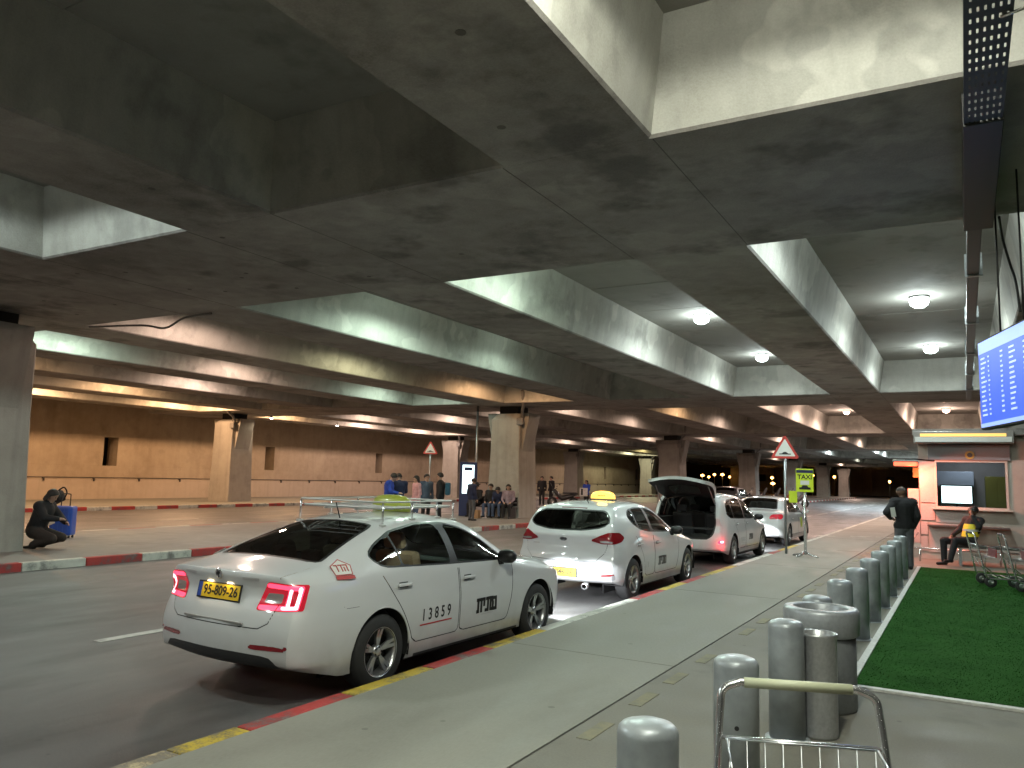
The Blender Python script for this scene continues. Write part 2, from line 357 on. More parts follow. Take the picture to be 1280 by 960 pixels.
# ------------------------------------------------------------------ far wall with deep openings
wall = empty('tunnel_wall', (WX, 0, 0)); tag(wall, 'long tan stone wall with deep square openings and a pale plinth', 'wall')
ops = [25.9+11.15*k for k in range(-2, 8)]; Y0, Y1 = -14, 122
m = MB(); m.box((-.9, Y0, -.15), (0, Y1, 1.73)); m.box((-.9, Y0, 3.25), (0, Y1, 5.25))
e0 = Y0
for oy in ops:
    m.box((-.9, e0, 1.732), (0, oy-.4, 3.248)); e0 = oy+.4
m.box((-.9, e0, 1.732), (0, Y1, 3.248))
m.build('masonry', C_WALL, wall)
MB().box((-1.5, Y0, -.1), (-1.3, Y1, 6.0)).build('backing', M_DARK, wall)  # added dark sheet; its colour supplies the shade in the slot and openings
MB().box((.002, Y0, -.1), (.14, Y1, 1.03), .02).build('plinth', C_PLINTH, wall)
RAIL = pbr('rail steel', (.10, .09, .08), .5, .6)
MB().tube([(.2, Y0, 1.10), (.2, Y1, 1.10)], .03, 6).build('handrail', RAIL, wall)
for k in range(50):
    MB().box((.06, Y0+2.6*k-.03, .92), (.22, Y0+2.6*k+.03, 1.09)).build('bracket', RAIL, wall)
# ------------------------------------------------------------------ ceiling lamps
HOUS = pbr('lamp housing', (.25, .25, .24), .4, .5)
WHITE, GREEN, WARMW = (.86, 1.0, .98), (.76, 1.0, .85), (.97, 1.0, .86)
ORANGE, PINK, BLUE = (1.0, .58, .30), (1.0, .70, .57), (.78, .93, 1.0)
LD = {}
def lamp_data(col, power, blend=.30):
    k = (col, power, blend)
    if k not in LD:
        d = bpy.data.lights.new('ceiling_lamp_light', 'SPOT'); d.color = col; d.energy = power; d.shadow_soft_size = .12; d.spot_size = math.radians(179); d.spot_blend = blend; LD[k] = d
    return LD[k]
_hm = MB().lathe([(.20, .05), (.20, .03), (.17, .02), (.12, .02), (.05, .03)], n=20).build('housing', HOUS).data
_bm = MB().lathe([(.17, .03), (.19, -.04), (.17, -.12), (.10, -.17), (.01, -.185)], n=20).build('diffuser', HOUS).data
for o in [o for o in bpy.data.objects if o.name.startswith(('housing', 'diffuser'))]: bpy.data.objects.remove(o)
COFN = ['coffer over the turf', 'coffer over the taxi rank', 'coffer over the driving lane', 'coffer beside the median columns', 'coffer beyond the median columns', 'coffer over the far lane', 'coffer over the far kerb', 'coffer next to the far wall']
def ceiling_lamp(i, y, col, power, label=None):
    xc = (BX[1+i]+BX[2+i])/2; z = ZT-.06
    e = empty('ceiling_lamp', (xc, y, z))
    tag(e, label or 'round lit lamp on the concrete soffit of the %s' % COFN[i], 'lamp', 'round lamps in the deck coffers')
    link('housing', _hm, e)
    g = glow('lamp glass %d%d%d' % tuple(int(c*99) for c in col), col, 30.0 if col in (WHITE, GREEN, WARMW, BLUE) else 1.9)
    me = _bm.copy(); me.materials.clear(); me.materials.append(g); link('diffuser', me, e)
    if (i, y) in HALO:
        k_ = ('halo', col, power)
        if k_ not in LD: d = bpy.data.lights.new('lamp_halo_light', 'POINT'); d.color = col; d.energy = power*.22; d.shadow_soft_size = .16; LD[k_] = d
        link('halo_light', LD[k_], e, (0, 0, -.36))
    l = link('lamp_light', lamp_data(col, power, .10 if y < 6 else .30), e, (0, 0, -.34))
    return e
P0 = 290.0
HALO = {(0, 18.6), (0, 25.2), (1, 18.6), (1, 25.2), (0, 39.9), (0, 45.7), (1, 39.9), (1, 45.7), (0, 2.9), (0, 11.3), (1, 11.3)}
B1Y = (12.4, 18.6, 25.2); B2Y = (33.8, 39.9, 45.7); B3Y = (55.5, 61, 66.3)
plan = {
 (0, 0): [(-6.0, WARMW, 1.0), (.3, WARMW, 1.4), (2.9, WARMW, 1.5)], (2, 0): [(-5, WHITE, 1.0), (2.6, WHITE, 2.0)], (3, 0): [(2.0, PINK, .8)], (4, 0): [(-2, ORANGE, .9), (3, PINK, .9)], (6, 0): [(0, ORANGE, 1.5)],
 (0, 1): [(11.3, WHITE, .8), (18.6, WHITE, 1.0), (25.2, WHITE, .9)],
 (1, 1): [(11.3, GREEN, .9), (18.6, WHITE, 1.0), (25.2, WHITE, .9)],
 (2, 1): [(14.0, GREEN, 1.1), (19.2, GREEN, .5)],
 (3, 1): [(12.5, PINK, .8), (18.4, (1., .95, .6), .6), (25.5, ORANGE, .9)],
 (4, 1): [(11.8, GREEN, .8), (17.8, PINK, .7), (25.5, GREEN, .5)],
 (5, 1): [(11.5, ORANGE, 1.7), (20, PINK, .9)],
 (6, 1): [(13.5, PINK, .8), (20, ORANGE, 1.0)],
 (7, 1): [(13.0, ORANGE, 2.2), (19, ORANGE, 2.2), (26.2, ORANGE, 2.2)],
 (0, 2): [(39.9, PINK, 1.7), (45.7, PINK, 1.7)], (1, 2): [(33.8, PINK, 1.2), (39.9, PINK, 1.6), (45.7, PINK, 1.6)],
 (2, 2): [(36, ORANGE, 1.0), (43.5, PINK, .9)], (3, 2): [(34, PINK, .9), (42, PINK, .8)], (4, 2): [(36, PINK, .6)],
 (5, 2): [(38, PINK, 1.1)], (6, 2): [(36, PINK, 1.1)], (7, 2): [(33.5, ORANGE, 1.9), (41, PINK, 1.9), (47.5, PINK, 1.7)],
 (1, 3): [(66.3, PINK, 2.2), (57, PINK, 1.6)], (0, 3): [(60, PINK, 2.2), (67, BLUE, 2.2)], (2, 3): [(60, PINK, 2)], (3, 3): [(58, PINK, 2)],
 (4, 3): [(58, PINK, 1.0)], (5, 3): [(60, PINK, 1.2)], (6, 3): [(63, PINK, 1.2)], (7, 4): [(80, PINK, 1.5), (90, (1., .95, .6), 1.6)], (7, 3): [(60, PINK, 1.6)],
 (0, 4): [(78, BLUE, 5), (87, BLUE, 5)], (1, 4): [(80, BLUE, 6), (88, BLUE, 4)], (2, 4): [(84, BLUE, 4)], (3, 4): [(82, PINK, 2)], (6, 4): [(82, (1, .8, .35), .9)],
 (1, 5): [(102, WARMW, 1.5)], (2, 5): [(108, WARMW, 1.0)], (4, 5): [(105, PINK, 1.5)], (1, 6): [(126, WARMW, 4), (137, BLUE, 4)], (3, 6): [(130, PINK, 4)],
}
LBL = {(0, 18.6): 'bright white round lamp above the turf, nearest of the two in its coffer',
       (0, 25.2): 'second white round lamp above the turf, nearer the ticket booth',
       (1, 18.6): 'white round lamp above the taxi rank, the larger of two in its coffer',
       (1, 25.2): 'white round lamp above the taxi rank, smaller and farther of two',
       (0, 39.9): 'upper of two pinkish lamps just above the ticket booth fascia',
       (0, 45.7): 'lower of two pinkish lamps just above the ticket booth fascia',
       (1, 39.9): 'warm lamp over the far rank, left of the close pair',
       (1, 45.7): 'warm lamp over the far rank, right of the close pair',
       (1, 66.3): 'small far warm lamp over the pavement left of the booth fascia'}
CN = {WHITE: 'cool white', GREEN: 'greenish', WARMW: 'warm white', ORANGE: 'orange', PINK: 'pinkish', BLUE: 'bluish'}
for i in range(8):
    ls = sorted((y, c, p) for (ii, k), l_ in plan.items() if ii == i for (y, c, p) in l_)
    for n_, (y, c, p) in enumerate(ls):
        lb = LBL.get((i, y)) or '%s round lamp in the %s, %s from the near end' % (CN.get(c, 'yellowish'), COFN[i], ['first', 'second', 'third', 'fourth', 'fifth', 'sixth', 'seventh', 'eighth', 'ninth', 'tenth', 'eleventh', 'twelfth', 'thirteenth'][n_])
        ceiling_lamp(i, y, c, P0*p*(1.55 if i >= 4 else 1.2 if (i == 3 or y > 30) else 1.0), lb)
# two small spotlights hung at the far wall
for j, (x, y) in enumerate(((-33.1, 31.0), (-33.5, 36.7))):
    e = empty('wall_spotlight', (x, y, ZS-.1)); tag(e, ('small white spotlight under the beam beside the tan lit column', 'small white spotlight hanging under the beam farther along the far wall')[j], 'spotlight', 'spotlights by the far wall')
    MB().lathe([(.03, .1), (.05, .02), (.09, -.02), (.09, -.05)], n=12).build('housing', HOUS, e)
    MB().lathe([(.085, -.05), (.06, -.085), (.01, -.095)], n=12).build('bulb', glow('spot bulb', (1, .97, .9), 25), e)
    link('lamp_light', lamp_data((1., .8, .55), 60.0), e, (0, 0, -.25))
# ------------------------------------------------------------------ helpers that turn pixels into places on known planes
def aty(px, py, Y):
    d = RW @ np.array([px-PW/2, py-PH/2, FPX]); t = Y/d[1]; return Vector((d[0]*t, Y, CAMH+d[2]*t))
def atx(px, py, X):
    d = RW @ np.array([px-PW/2, py-PH/2, FPX]); t = X/d[0]; return Vector((X, d[1]*t, CAMH+d[2]*t))
STEEL = pbr('brushed steel', (.46, .47, .48), .33, .6, var=.12, vscale=40)
CHROME = pbr('chrome tube', (.80, .81, .82), .2, .9)
GALV = pbr('galvanised pole', (.33, .35, .36), .38, .85, var=.15)
BOLL = pbr('bollard grey metallic paint', (.33, .36, .38), .36, .2, var=.28, vscale=6, bump=.08)
RUBBER = pbr('rubber', (.02, .02, .02), .7)
# ------------------------------------------------------------------ bollards
bol = None
bdesc = ['nearest grey bollard, its top cut by the bottom edge left of the trolley handle', 'grey bollard seen through the trolley handle frame, small hole in its side',
         'grey bollard standing against the litter bins', 'grey bollard mostly hidden behind the wide litter bin', 'grey bollard just behind the litter bin rim',
         'grey bollard first beyond the litter bins with its foot in view', 'grey bollard second beyond the litter bins', 'grey bollard third beyond the litter bins',
         'grey bollard fourth beyond the litter bins', 'grey bollard second from the standing man in black', 'last grey bollard, right beside the standing man in black']
for k in range(11):
    e = empty('bollard', (-1.10, 3.02+1.365*k, 0), random.uniform(0, 6))
    tag(e, bdesc[k], 'bollard', 'grey bollards along the pavement')
    e.rotation_euler.x = random.gauss(0, .006); e.rotation_euler.y = random.gauss(0, .006)
    h = .775+random.uniform(-.008, .008)
    MB().lathe([(.118, 0), (.118, h-.035), (.113, h-.015), (.098, h), (.06, h+.012), (.005, h+.016)], n=28).build('post', BOLL, e)
    MB().lathe([(.145, 0), (.145, .008), (.12, .012)], n=28).build('base_flange', BOLL, e)
    if k == 1: MB().lathe([(.012, 0), (.012, .004)], n=10, axis='x', c=(.1165, 0, .44)).build('screw_hole', BLACK, e); e.rotation_euler.z = math.radians(-75)
# ------------------------------------------------------------------ litter bins between the bollards
e = empty('litter_bin', (-1.02, 6.72, 0)); e.scale = (.84, .84, .98); tag(e, 'wide round grey litter bin with a broad rim among the bollards', 'litter bin')
MB().lathe([(.29, 0), (.30, .02), (.30, .56)], n=36).build('body', pbr('bin body', (.19, .20, .205), .4, .3, var=.1), e)
MB().lathe([(.305, .56), (.33, .575), (.335, .74), (.32, .765), (.25, .77), (.235, .755), (.23, .60)], n=36, caps=(False, False)).build('rim', pbr('bin rim grey', (.36, .38, .40), .4, .35, var=.1), e)
MB().lathe([(.229, .60), (.01, .60)], n=30, caps=(False, True)).build('liner', BLACK, e)
e = empty('ash_bin', (-.93, 5.95, 0)); e.scale = (.84, .84, 1); tag(e, 'narrow steel ash bin standing in front of the wide litter bin', 'bin')
MB().lathe([(.145, 0), (.15, .02), (.15, .66), (.158, .672), (.155, .685), (.138, .68), (.136, .55)], n=32, caps=(True, False)).build('body', STEEL, e)
MB().lathe([(.135, .55), (.01, .55)], n=24, caps=(False, True)).build('sand_tray', BLACK, e)
# ------------------------------------------------------------------ luggage trolleys
RED_S = pbr('red trolley panel', (.33, .02, .03), .35)
GRIP = pbr('trolley grip', (.50, .52, .36), .45)
WIRE = pbr('wire steel', (.55, .56, .57), .3, 1.0)
def trolley(loc, rz, label, grip=GRIP):
    """handle at local -y, front at +y"""
    e = empty('luggage_trolley', loc, rz); tag(e, label, 'luggage trolley', 'luggage trolleys')
    hw = .29; top = smooth_path([(-.33, .06, .30), (-.315, 0, .60), (-.30, -.04, .80), (-.285, -.055, .875), (-.22, -.06, .905)], 5)
    top2 = [(-p.x, p.y, p.z) for p in reversed(top)]
    MB().tube(list(top)+[Vector((-.21, -.06, .905)), Vector((.21, -.06, .905))]+[Vector(q) for q in top2], .016, 10).build('handle_frame', CHROME, e)
    MB().tube([(-.205, -.06, .905), (.205, -.06, .905)], .0205, 10).build('grip', grip, e)
    MB().tube([(-.305, -.02, .70), (.305, -.02, .70)], .009, 8).build('cross_bar', CHROME, e)
    for s in (-1, 1):
        MB().tube(smooth_path([(s*.33, .06, .32), (s*.34, .12, .16), (s*.33, .4, .15), (s*.27, .95, .14)], 5), .016, 8).build('side_rail', CHROME, e)
    MB().tube([(-.27, .95, .14), (.27, .95, .14)], .016, 8).build('front_bar', CHROME, e)
    for k in range(6): MB().tube([(-.33+.02*k*0, .2+k*.13, .155), (.33, .2+k*.13, .155)], .006, 6).build('deck_bar', WIRE, e)
    b = MB()
    for k in range(9):
        x = -.27+k*.0675; b.tube([(x, 0.0, .70), (x, .02, .48), (x, .24, .50), (x, .26, .66)], .0035, 5)
    for zz, yy in ((.70, 0), (.59, .01), (.48, .02)): b.tube([(-.28, yy, zz), (.28, yy, zz)], .004, 5)
    for zz, yy in ((.66, .26), (.50, .24)): b.tube([(-.28, yy, zz), (.28, yy, zz)], .004, 5)
    for s in (-1, 1): b.tube([(s*.28, 0, .70), (s*.28, .26, .66)], .005, 5)
    b.build('basket', WIRE, e)
    for s, yy, z0 in ((-1, .12, .3), (1, .12, .3)):
        MB().tube([(s*.33, .08, .5), (s*.22, .1, .34), (s*.2, .3, .17)], .01, 6).build('brace', CHROME, e)
    MB().box((-.26, .268, .50), (.26, .280, .64), .003).build('sign_panel', RED_S, e)
    for (x, yy, r) in ((-.3, .16, .095), (.3, .16, .095), (-.24, .86, .095), (.24, .86, .095)):
        wq = MB().lathe([(.045, -.018), (r-.012, -.02), (r, -.01), (r, .01), (r-.012, .02), (.045, .018)], n=20, axis='x', c=(x, yy, r)).build('wheel', RUBBER, e)
        MB().lathe([(.045, -.022), (.01, -.026), (.01, .026), (.045, .022)], n=14, axis='x', c=(x, yy, r)).build('hub', WIRE, wq)
        MB().box((x-.032, yy-.02, r+.0), (x-.024, yy+.02, r+.075)).build('caster_fork', CHROME, e)
    return e
h0 = (at(932, 853, .905)+at(1063, 862, .905))/2; dv = at(1063, 862, .905)-at(932, 853, .905); rz = math.atan2(dv.y, dv.x)
t = trolley((0, 0, 0), rz+math.pi, 'chrome luggage trolley in the foreground with a pale yellow handle grip')
off = Matrix.Rotation(rz+math.pi, 3, 'Z') @ Vector((0, -.06, 0)); t.location = (h0.x-off.x, h0.y-off.y, 0)
trolley((.10, 16.35, .03), math.radians(-78), 'left one of two chrome luggage trolleys parked on the turf by the guard', pbr('dark grip', (.05, .05, .05), .5))
trolley((.55, 16.05, .03), math.radians(-82), 'right one of two chrome luggage trolleys parked on the turf, cut by the frame', pbr('dark grip', (.05, .05, .05), .5))
# ------------------------------------------------------------------ turf mat
TX0, TX1, TY0, TY1 = -.92, 5.0, 7.50, 19.3
def grassmat(name, a, b):
    if name in MATS: return MATS[name]
    m, t, bs = _new(name); N = t.nodes.new; L = t.links.new
    g = N('ShaderNodeNewGeometry'); n = N('ShaderNodeTexNoise'); n.inputs['Scale'].default_value = 2.2; n.inputs['Detail'].default_value = 8; L(g.outputs['Position'], n.inputs['Vector'])
    cr = N('ShaderNodeValToRGB'); cr.color_ramp.elements[0].position = .35; cr.color_ramp.elements[1].position = .65; cr.color_ramp.elements[0].color = (*a, 1); cr.color_ramp.elements[1].color = (*b, 1)
    L(n.outputs['Fac'], cr.inputs[0]); L(cr.outputs[0], bs.inputs['Base Color']); bs.inputs['Roughness'].default_value = .9; bs.inputs['Specular IOR Level'].default_value = .04
    MATS[name] = m; return m
TURF = grassmat('artificial turf', (.017, .072, .011), (.025, .095, .017))
tag(MB().box((TX0+.03, TY0+.03, -.01), (TX1, TY1, .012)).build('turf_backing', TURF), kind='structure')
nb = 120000
gx = np.random.uniform(TX0+.03, TX1-1.6, nb); gy = TY0+.03+(TY1-TY0-.06)*np.random.rand(nb)**1.25
an = np.random.rand(nb)*6.283; hh = np.random.uniform(.003, .008, nb); ww = .0035+.0004*gy; ln = np.random.normal(0, .006, (nb, 2))
V = np.empty((nb, 3, 3)); V[:, 0] = np.stack([gx-ww*np.cos(an), gy-ww*np.sin(an), np.full(nb, .010)], 1); V[:, 1] = np.stack([gx+ww*np.cos(an), gy+ww*np.sin(an), np.full(nb, .010)], 1)
V[:, 2] = np.stack([gx+ln[:, 0], gy+ln[:, 1], .010+hh], 1)
me = bpy.data.meshes.new('turf'); me.from_pydata(V.reshape(-1, 3).tolist(), [], np.arange(nb*3).reshape(-1, 3).tolist()); me.materials.append(TURF); me.normals_split_custom_set([(0, 0, 1)]*(nb*3))
tag(link('turf', me), 'green artificial turf beside the bollards', 'turf', kind='stuff')
EDGE = pbr('turf edging', (.55, .55, .52), .5, var=.15)
ed = MB().box((TX0-.045, TY0-.045, -.01), (TX1, TY0+.028, .022), .006).build('turf_edging', EDGE)
tag(ed, 'thin pale edging strip along the front of the turf', 'edging')
ed2 = MB().box((TX0-.04, TY0+.03, -.01), (TX0+.028, TY1, .022), .006).build('turf_edging', EDGE); tag(ed2, 'thin pale edging strip between bollards and turf', 'edging')
# ------------------------------------------------------------------ warning signs and taxi stand
SIGNW, SIGNR = pbr('sign white', (.70, .70, .66), .4), pbr('sign red', (.50, .05, .04), .4)
def warn_sign(base, zc, side, label, rz):
    e = empty('warning_sign', base, rz); tag(e, label, 'sign', 'triangular warning signs')
    MB().tube([(0, .035, -.05), (0, .035, zc+.1)], .032, 10).build('pole', GALV, e)
    def tri(s, cut): 
        R = s/math.sqrt(3); pts = []
        for k in range(3):
            a = math.pi/2+2*math.pi*k/3; c = Vector((R*math.cos(a), R*math.sin(a)))
            nx = Vector((R*math.cos(a+2*math.pi/3), R*math.sin(a+2*math.pi/3))); pv = Vector((R*math.cos(a-2*math.pi/3), R*math.sin(a-2*math.pi/3)))
            for q in (pv, nx):
                d = (q-c).normalized(); pts.append(c+d*cut)
        return [(p.x, p.y) for p in pts]
    M = Matrix(((1, 0, 0, 0), (0, 0, -1, 0), (0, 1, 0, zc), (0, 0, 0, 1)))
    pl = MB().prism(tri(side, .05), .006, M).build('plate', SIGNR, e)
    M2 = M @ Matrix.Translation((0, 0, .006)); MB().prism(tri(side*.72, .02), .002, M2).build('face', SIGNW, pl)
    M3 = M @ Matrix.Translation((0, -side*.145, .008)) @ Matrix.Scale(side, 4)
    MB().prism([(-.2, 0), (.2, 0), (.2, .03), (.11, .035), (.04, .09), (-.04, .09), (-.11, .035), (-.2, .03)], .003/side, M3).build('hump_symbol', BLACK, pl)
    MB().tube([(-.05, .02, zc), (.05, .02, zc)], .012, 6).build('clamp', GALV, e)
    return e
b = at(983, 692); zc = aty(983, 563, b.y).z
warn_sign((b.x, b.y, 0), zc, .70, 'triangular hump warning sign on a grey pole at the taxi kerb', math.radians(18))
q = atx(538, 562, -19.7)
warn_sign((-19.7, q.y, 0), q.z, .66, 'small triangular hump warning sign standing behind the roof rack of the taxi', math.radians(28))
b = at(1007, 696)
e = empty('taxi_sign_stand', (b.x, b.y, 0), math.radians(20)); tag(e, 'yellow green taxi rank sign on a shiny steel stand', 'sign')
YG = pbr('glowing yellow green', (.50, .62, .03), .5, emit=(.5, .62, .03), estr=.12)  # faint emission added to the colour; the board has no lamp
zt = aty(1004, 586, b.y).z; zb = aty(1004, 615, b.y).z
MB().tube([(0, 0, .05), (0, 0, zb+.1)], .035, 14).build('post', CHROME, e)
for k in range(4):
    a = math.pi/4+k*math.pi/2; MB().tube([(0, 0, .13), (.14*math.cos(a), .14*math.sin(a), .05), (.34*math.cos(a), .34*math.sin(a), .015)], .022, 8).build('foot', CHROME, e)
pl = MB().box((-.20, -.055, zb), (.20, -.035, zt), .012).build('sign_board', YG, e)
DBLUE = pbr('dark blue print', (.015, .02, .08), .5)
MB().box((-.19, -.058, zt-.10), (.19, -.054, zt-.03)).build('header_band', DBLUE, pl)
FR = Matrix(((1, 0, 0, 0), (0, 0, -1, -.0555), (0, 1, 0, 0), (0, 0, 0, 1)))
text_mesh('TAXI', .15, FR @ Matrix.Translation((0, zt-.20, 0)), pl, BLACK, bold=.004, depth=.001)
MB().box((-.1, -.058, zt-.38), (.1, -.0545, zt-.28)).build('white_panel', SIGNW, pl)
MB().prism([(-.13, 0), (.13, 0), (.13, .05), (.08, .055), (.05, .10), (-.05, .10), (-.08, .055), (-.13, .05)], .003, FR @ Matrix.Translation((0, zb+.06, 0))).build('car_symbol', BLACK, pl)
MB().tube([(-.26, 0, zb+.04), (-.26, 0, zb-.22)], .006, 6).build('hook', GALV, e)
MB().box((-.36, -.02, zb-.26), (-.17, -.005, zb+.02), .01).build('side_flag', YG, e)
# ------------------------------------------------------------------ lit advertising totem
b = at(584, 645); e = empty('advertising_totem', (b.x, b.y, 0), math.radians(28)); tag(e, 'blue framed advertising totem with a bright white screen', 'advertising totem')
TB = pbr('totem blue', (.02, .03, .10), .3)
MB().box((-.37, -.1, 0), (.37, .1, 2.28), .02).build('cabinet', TB, e)
sc = MB().box((-.25, -.112, .95), (.25, -.102, 2.16)).build('screen', glow('totem screen', (.75, .95, 1.0), 2.2), e)
MB().box((-.17, -.116, 1.92), (.17, -.113, 2.06)).build('dark_banner', TB, sc)
MB().tube([(.3, .2, 0), (.3, .2, ZS)], .05, 8).build('conduit', GALV, e)
# ------------------------------------------------------------------ departure screen at the right edge
D = RW @ np.array([882-PW/2, 592-PH/2, FPX]); d = Vector((D[0], D[1], 0)).normalized()
A = aty(1223, 430, 9.6); Bt = aty(1229, 535, 9.6); zt, zb = A.z, Bt.z
nrm = Vector((d.y, -d.x, 0))
if nrm.dot(Vector((0, 0, 0))-A) < 0: nrm = -nrm
e = empty('departure_screen', (A.x, A.y, zb)); tag(e, 'large blue departure screen hanging at the right edge', 'screen')
ax = -d; W, H = 1.62, zt-zb
M = Matrix(((ax.x, 0, nrm.x, 0), (ax.y, 0, nrm.y, 0), (0, 1, 0, 0), (0, 0, 0, 1)))
MB().box((-.02, -.02, -.09), (W+.02, H+.02, 0), .01, M).build('frame', BLACK, e)
sc = MB().box((.0, 0, .001), (W, H, .004), 0, M).build('display', glow('screen blue', (.06, .14, .80), 1.0), e)
SB, ST = glow('screen pale blue', (.36, .52, 1.0), 1.0), glow('screen text', (.55, .68, 1.0), 1.0)
MB().box((.0, H*.86, .0045), (W, H, .006), 0, M).build('header', SB, sc); MB().box((.0, 0, .0045), (W, H*.045, .006), 0, M).build('footer', SB, sc)
for r in range(13):
    y0 = H*(.79-.055*r)
    for c, (x0, wd) in enumerate(((.06, .16), (.27, .05), (.62, .07), (.85, .18), (1.2, .08), (1.4, .12))):
        wv = wd*random.uniform(.55, 1.0); MB().box((x0, y0, .0045), (x0+wv, y0+.018, .0055), 0, M).build('text_row', ST, sc)
for x in (.5, 1.1):
    MB().tube([M @ Vector((x, H, -.05)), M @ Vector((x, H+1.75, -.05))], .009, 8).build('hanger', BLACK, e)
# ------------------------------------------------------------------ cable trays under the deck
e = empty('cable_tray', (.09, 0, 4.44)); tag(e, 'perforated dark steel cable tray crossing under the girder at the right', 'cable tray')
TRAY = pbr('tray steel', (.06, .065, .065), .5, .2, var=.1)
xs = [0]; 
for k in range(6): xs += [xs[-1]+.026, xs[-1]+.038]
xs += [xs[-1]+.018]; ysl = [2.0]
while ysl[-1] < 6.6: ysl += [ysl[-1]+.075, ysl[-1]+.125]
m = MB(); V = [(x, y, 0) for y in ysl for x in xs]; nx = len(xs); F = []
for j in range(len(ysl)-1):
    for i in range(nx-1):
        if i % 2 == 1 and j % 2 == 1: continue
        F.append((j*nx+i, j*nx+i+1, (j+1)*nx+i+1, (j+1)*nx+i))
m.add(V, F); m.build('perforated_plate', TRAY, e)
wt = xs[-1]
for x in (0, wt): MB().box((x-.003, 2.0, -.002), (x+.003, 6.6, .09)).build('tray_side', TRAY, e)
MB().box((-.012, 6.6, -.02), (wt+.012, 9.42, .26), .01).build('duct', pbr('duct black', (.02, .02, .02), .5), e)
MB().box((.02, 9.42, .0), (.16, 27.9, .12), .01).build('trunking', pbr('duct grey', (.05, .052, .055), .45, .4), e)
for k in range(5): MB().box((.0, 11.5+k*3.4, -.02), (.2, 11.56+k*3.4, .28)).build('hanger', GALV, e)
MB().tube([(wt-.06, 5.1, -.01), (wt+.06, 5.05, -.015)], .01, 6).build('bracket_rod', CHROME, e)
cable = MB().tube(smooth_path([(.40, 9.3, 4.5), (.44, 9.7, 4.38), (.50, 9.8, 4.12), (.54, 9.72, 3.9), (.56, 9.6, 3.55)], 6), .013, 8).build('power_cable', BLACK)
tag(cable, 'black cable drooping from the tray down to the departure screen', 'cable')
b = atx(1190, 287, -.12); 
e = empty('fire_sounder', (b.x, b.y, b.z)); tag(e, 'small red alarm box under the girder edge beside the tray', 'alarm box')
MB().box((-.07, -.05, -.08), (.07, .05, .06), .012).build('casing', pbr('alarm red', (.55, .03, .03), .4), e)
MB().box((-.05, -.04, .06), (.09, .06, .15), .008).build('junction_box', pbr('grey box', (.4, .42, .42), .5), e)
MB().tube(smooth_path([(.06, 0, -.08), (.09, 0, -.3), (.05, 0, -.45), (.01, 0, -.52)], 5), .005, 5).build('lead', BLACK, e)
b = atx(1203, 447, .0)
e = empty('security_camera', (b.x, b.y, 4.36)); tag(e, 'small dark security camera hanging from the cable trunking', 'camera')
MB().tube([(.06, 0, .10), (.06, 0, -.02)], .014, 8).build('stem', BLACK, e); MB().box((-.16, -.06, -.10), (.08, .04, -.01), .015).build('casing', pbr('camera body', (.07, .07, .075), .4), e)
# conduits under the near girder by the left column
cb = MB().tube(smooth_path([(-16.2, 9.9, 4.66), (-14.6, 10.02, 4.60), (-13.9, 10.06, 4.50), (-13.3, 10.04, 4.66), (-12.5, 10.02, 4.68)], 5), .022, 8).build('conduit', PIPE)
tag(cb, 'bent pipe under the big girder near the left column', 'pipe')
# ------------------------------------------------------------------ ticket booth
BY = 21.9
def bp(px, py): return aty(px, py, BY)
BTH = mottled('booth render', [(.36, .31, .27), (.42, .37, .325), (.46, .41, .36)], big=1.2, mid=6, bump=.25, bscale=60)
BTHP = pbr('booth panel', (.46, .40, .38), .5, var=.08)
FRAMEM = pbr('booth window frame', (.50, .47, .42), .45)
xl = bp(1150, 640).x; xw0, xw1 = bp(1171, 600).x, bp(1257, 600).x; zw0, zw1 = bp(1212, 634).z, bp(1212, 578).z; XRb = 4.2
booth = empty('ticket_booth', (0, BY, 0)); tag(booth, 'red-lit concrete ticket booth with a wide window at the pavement end', 'booth')
m = MB()
m.box((xl, 0, -.1), (xw0, .18, 2.95)); m.box((xw1, 0, -.1), (XRb, .18, 2.95)); m.box((xw0, .002, -.1), (xw1, .178, zw0)); m.box((xw0, .002, zw1), (xw1, .178, 2.95))
m.box((xl, .18, -.1), (xl+.16, 3.0, 2.95)); m.box((XRb-.16, .18, -.1), (XRb, 3.0, 2.95)); m.box((xl, 3.0, -.1), (XRb, 3.16, 2.95))
m.build('wall', BTH, booth)
MB().box((xl-.1, -.3, 2.96), (XRb+.1, 3.3, 3.12), .02).build('roof', C_DECK, booth)
MB().box((xl+.17, .19, .02), (XRb-.17, 2.98, .04)).build('floor', C_BAND, booth)
fw = MB()
t = .05
fw.box((xw0-t, -.03, zw0-t), (xw1+t, .05, zw0)); fw.box((xw0-t, -.03, zw1), (xw1+t, .05, zw1+t)); fw.box((xw0-t, -.03, zw0+.001), (xw0, .05, zw1-.001)); fw.box((xw1, -.03, zw0+.001), (xw1+t, .05, zw1-.001))
wn = fw.build('window', FRAMEM, booth)
MB().box((xw0+.002, .02, zw0+.002), (xw1-.002, .028, zw1-.002)).build('pane', pane_mat('booth glass', (.85, .9, .9)), wn)
MB().box((xw0-.12, -.22, zw0-.075), (xw1+.12, .0, zw0-.045), .006).build('sill', FRAMEM, booth)
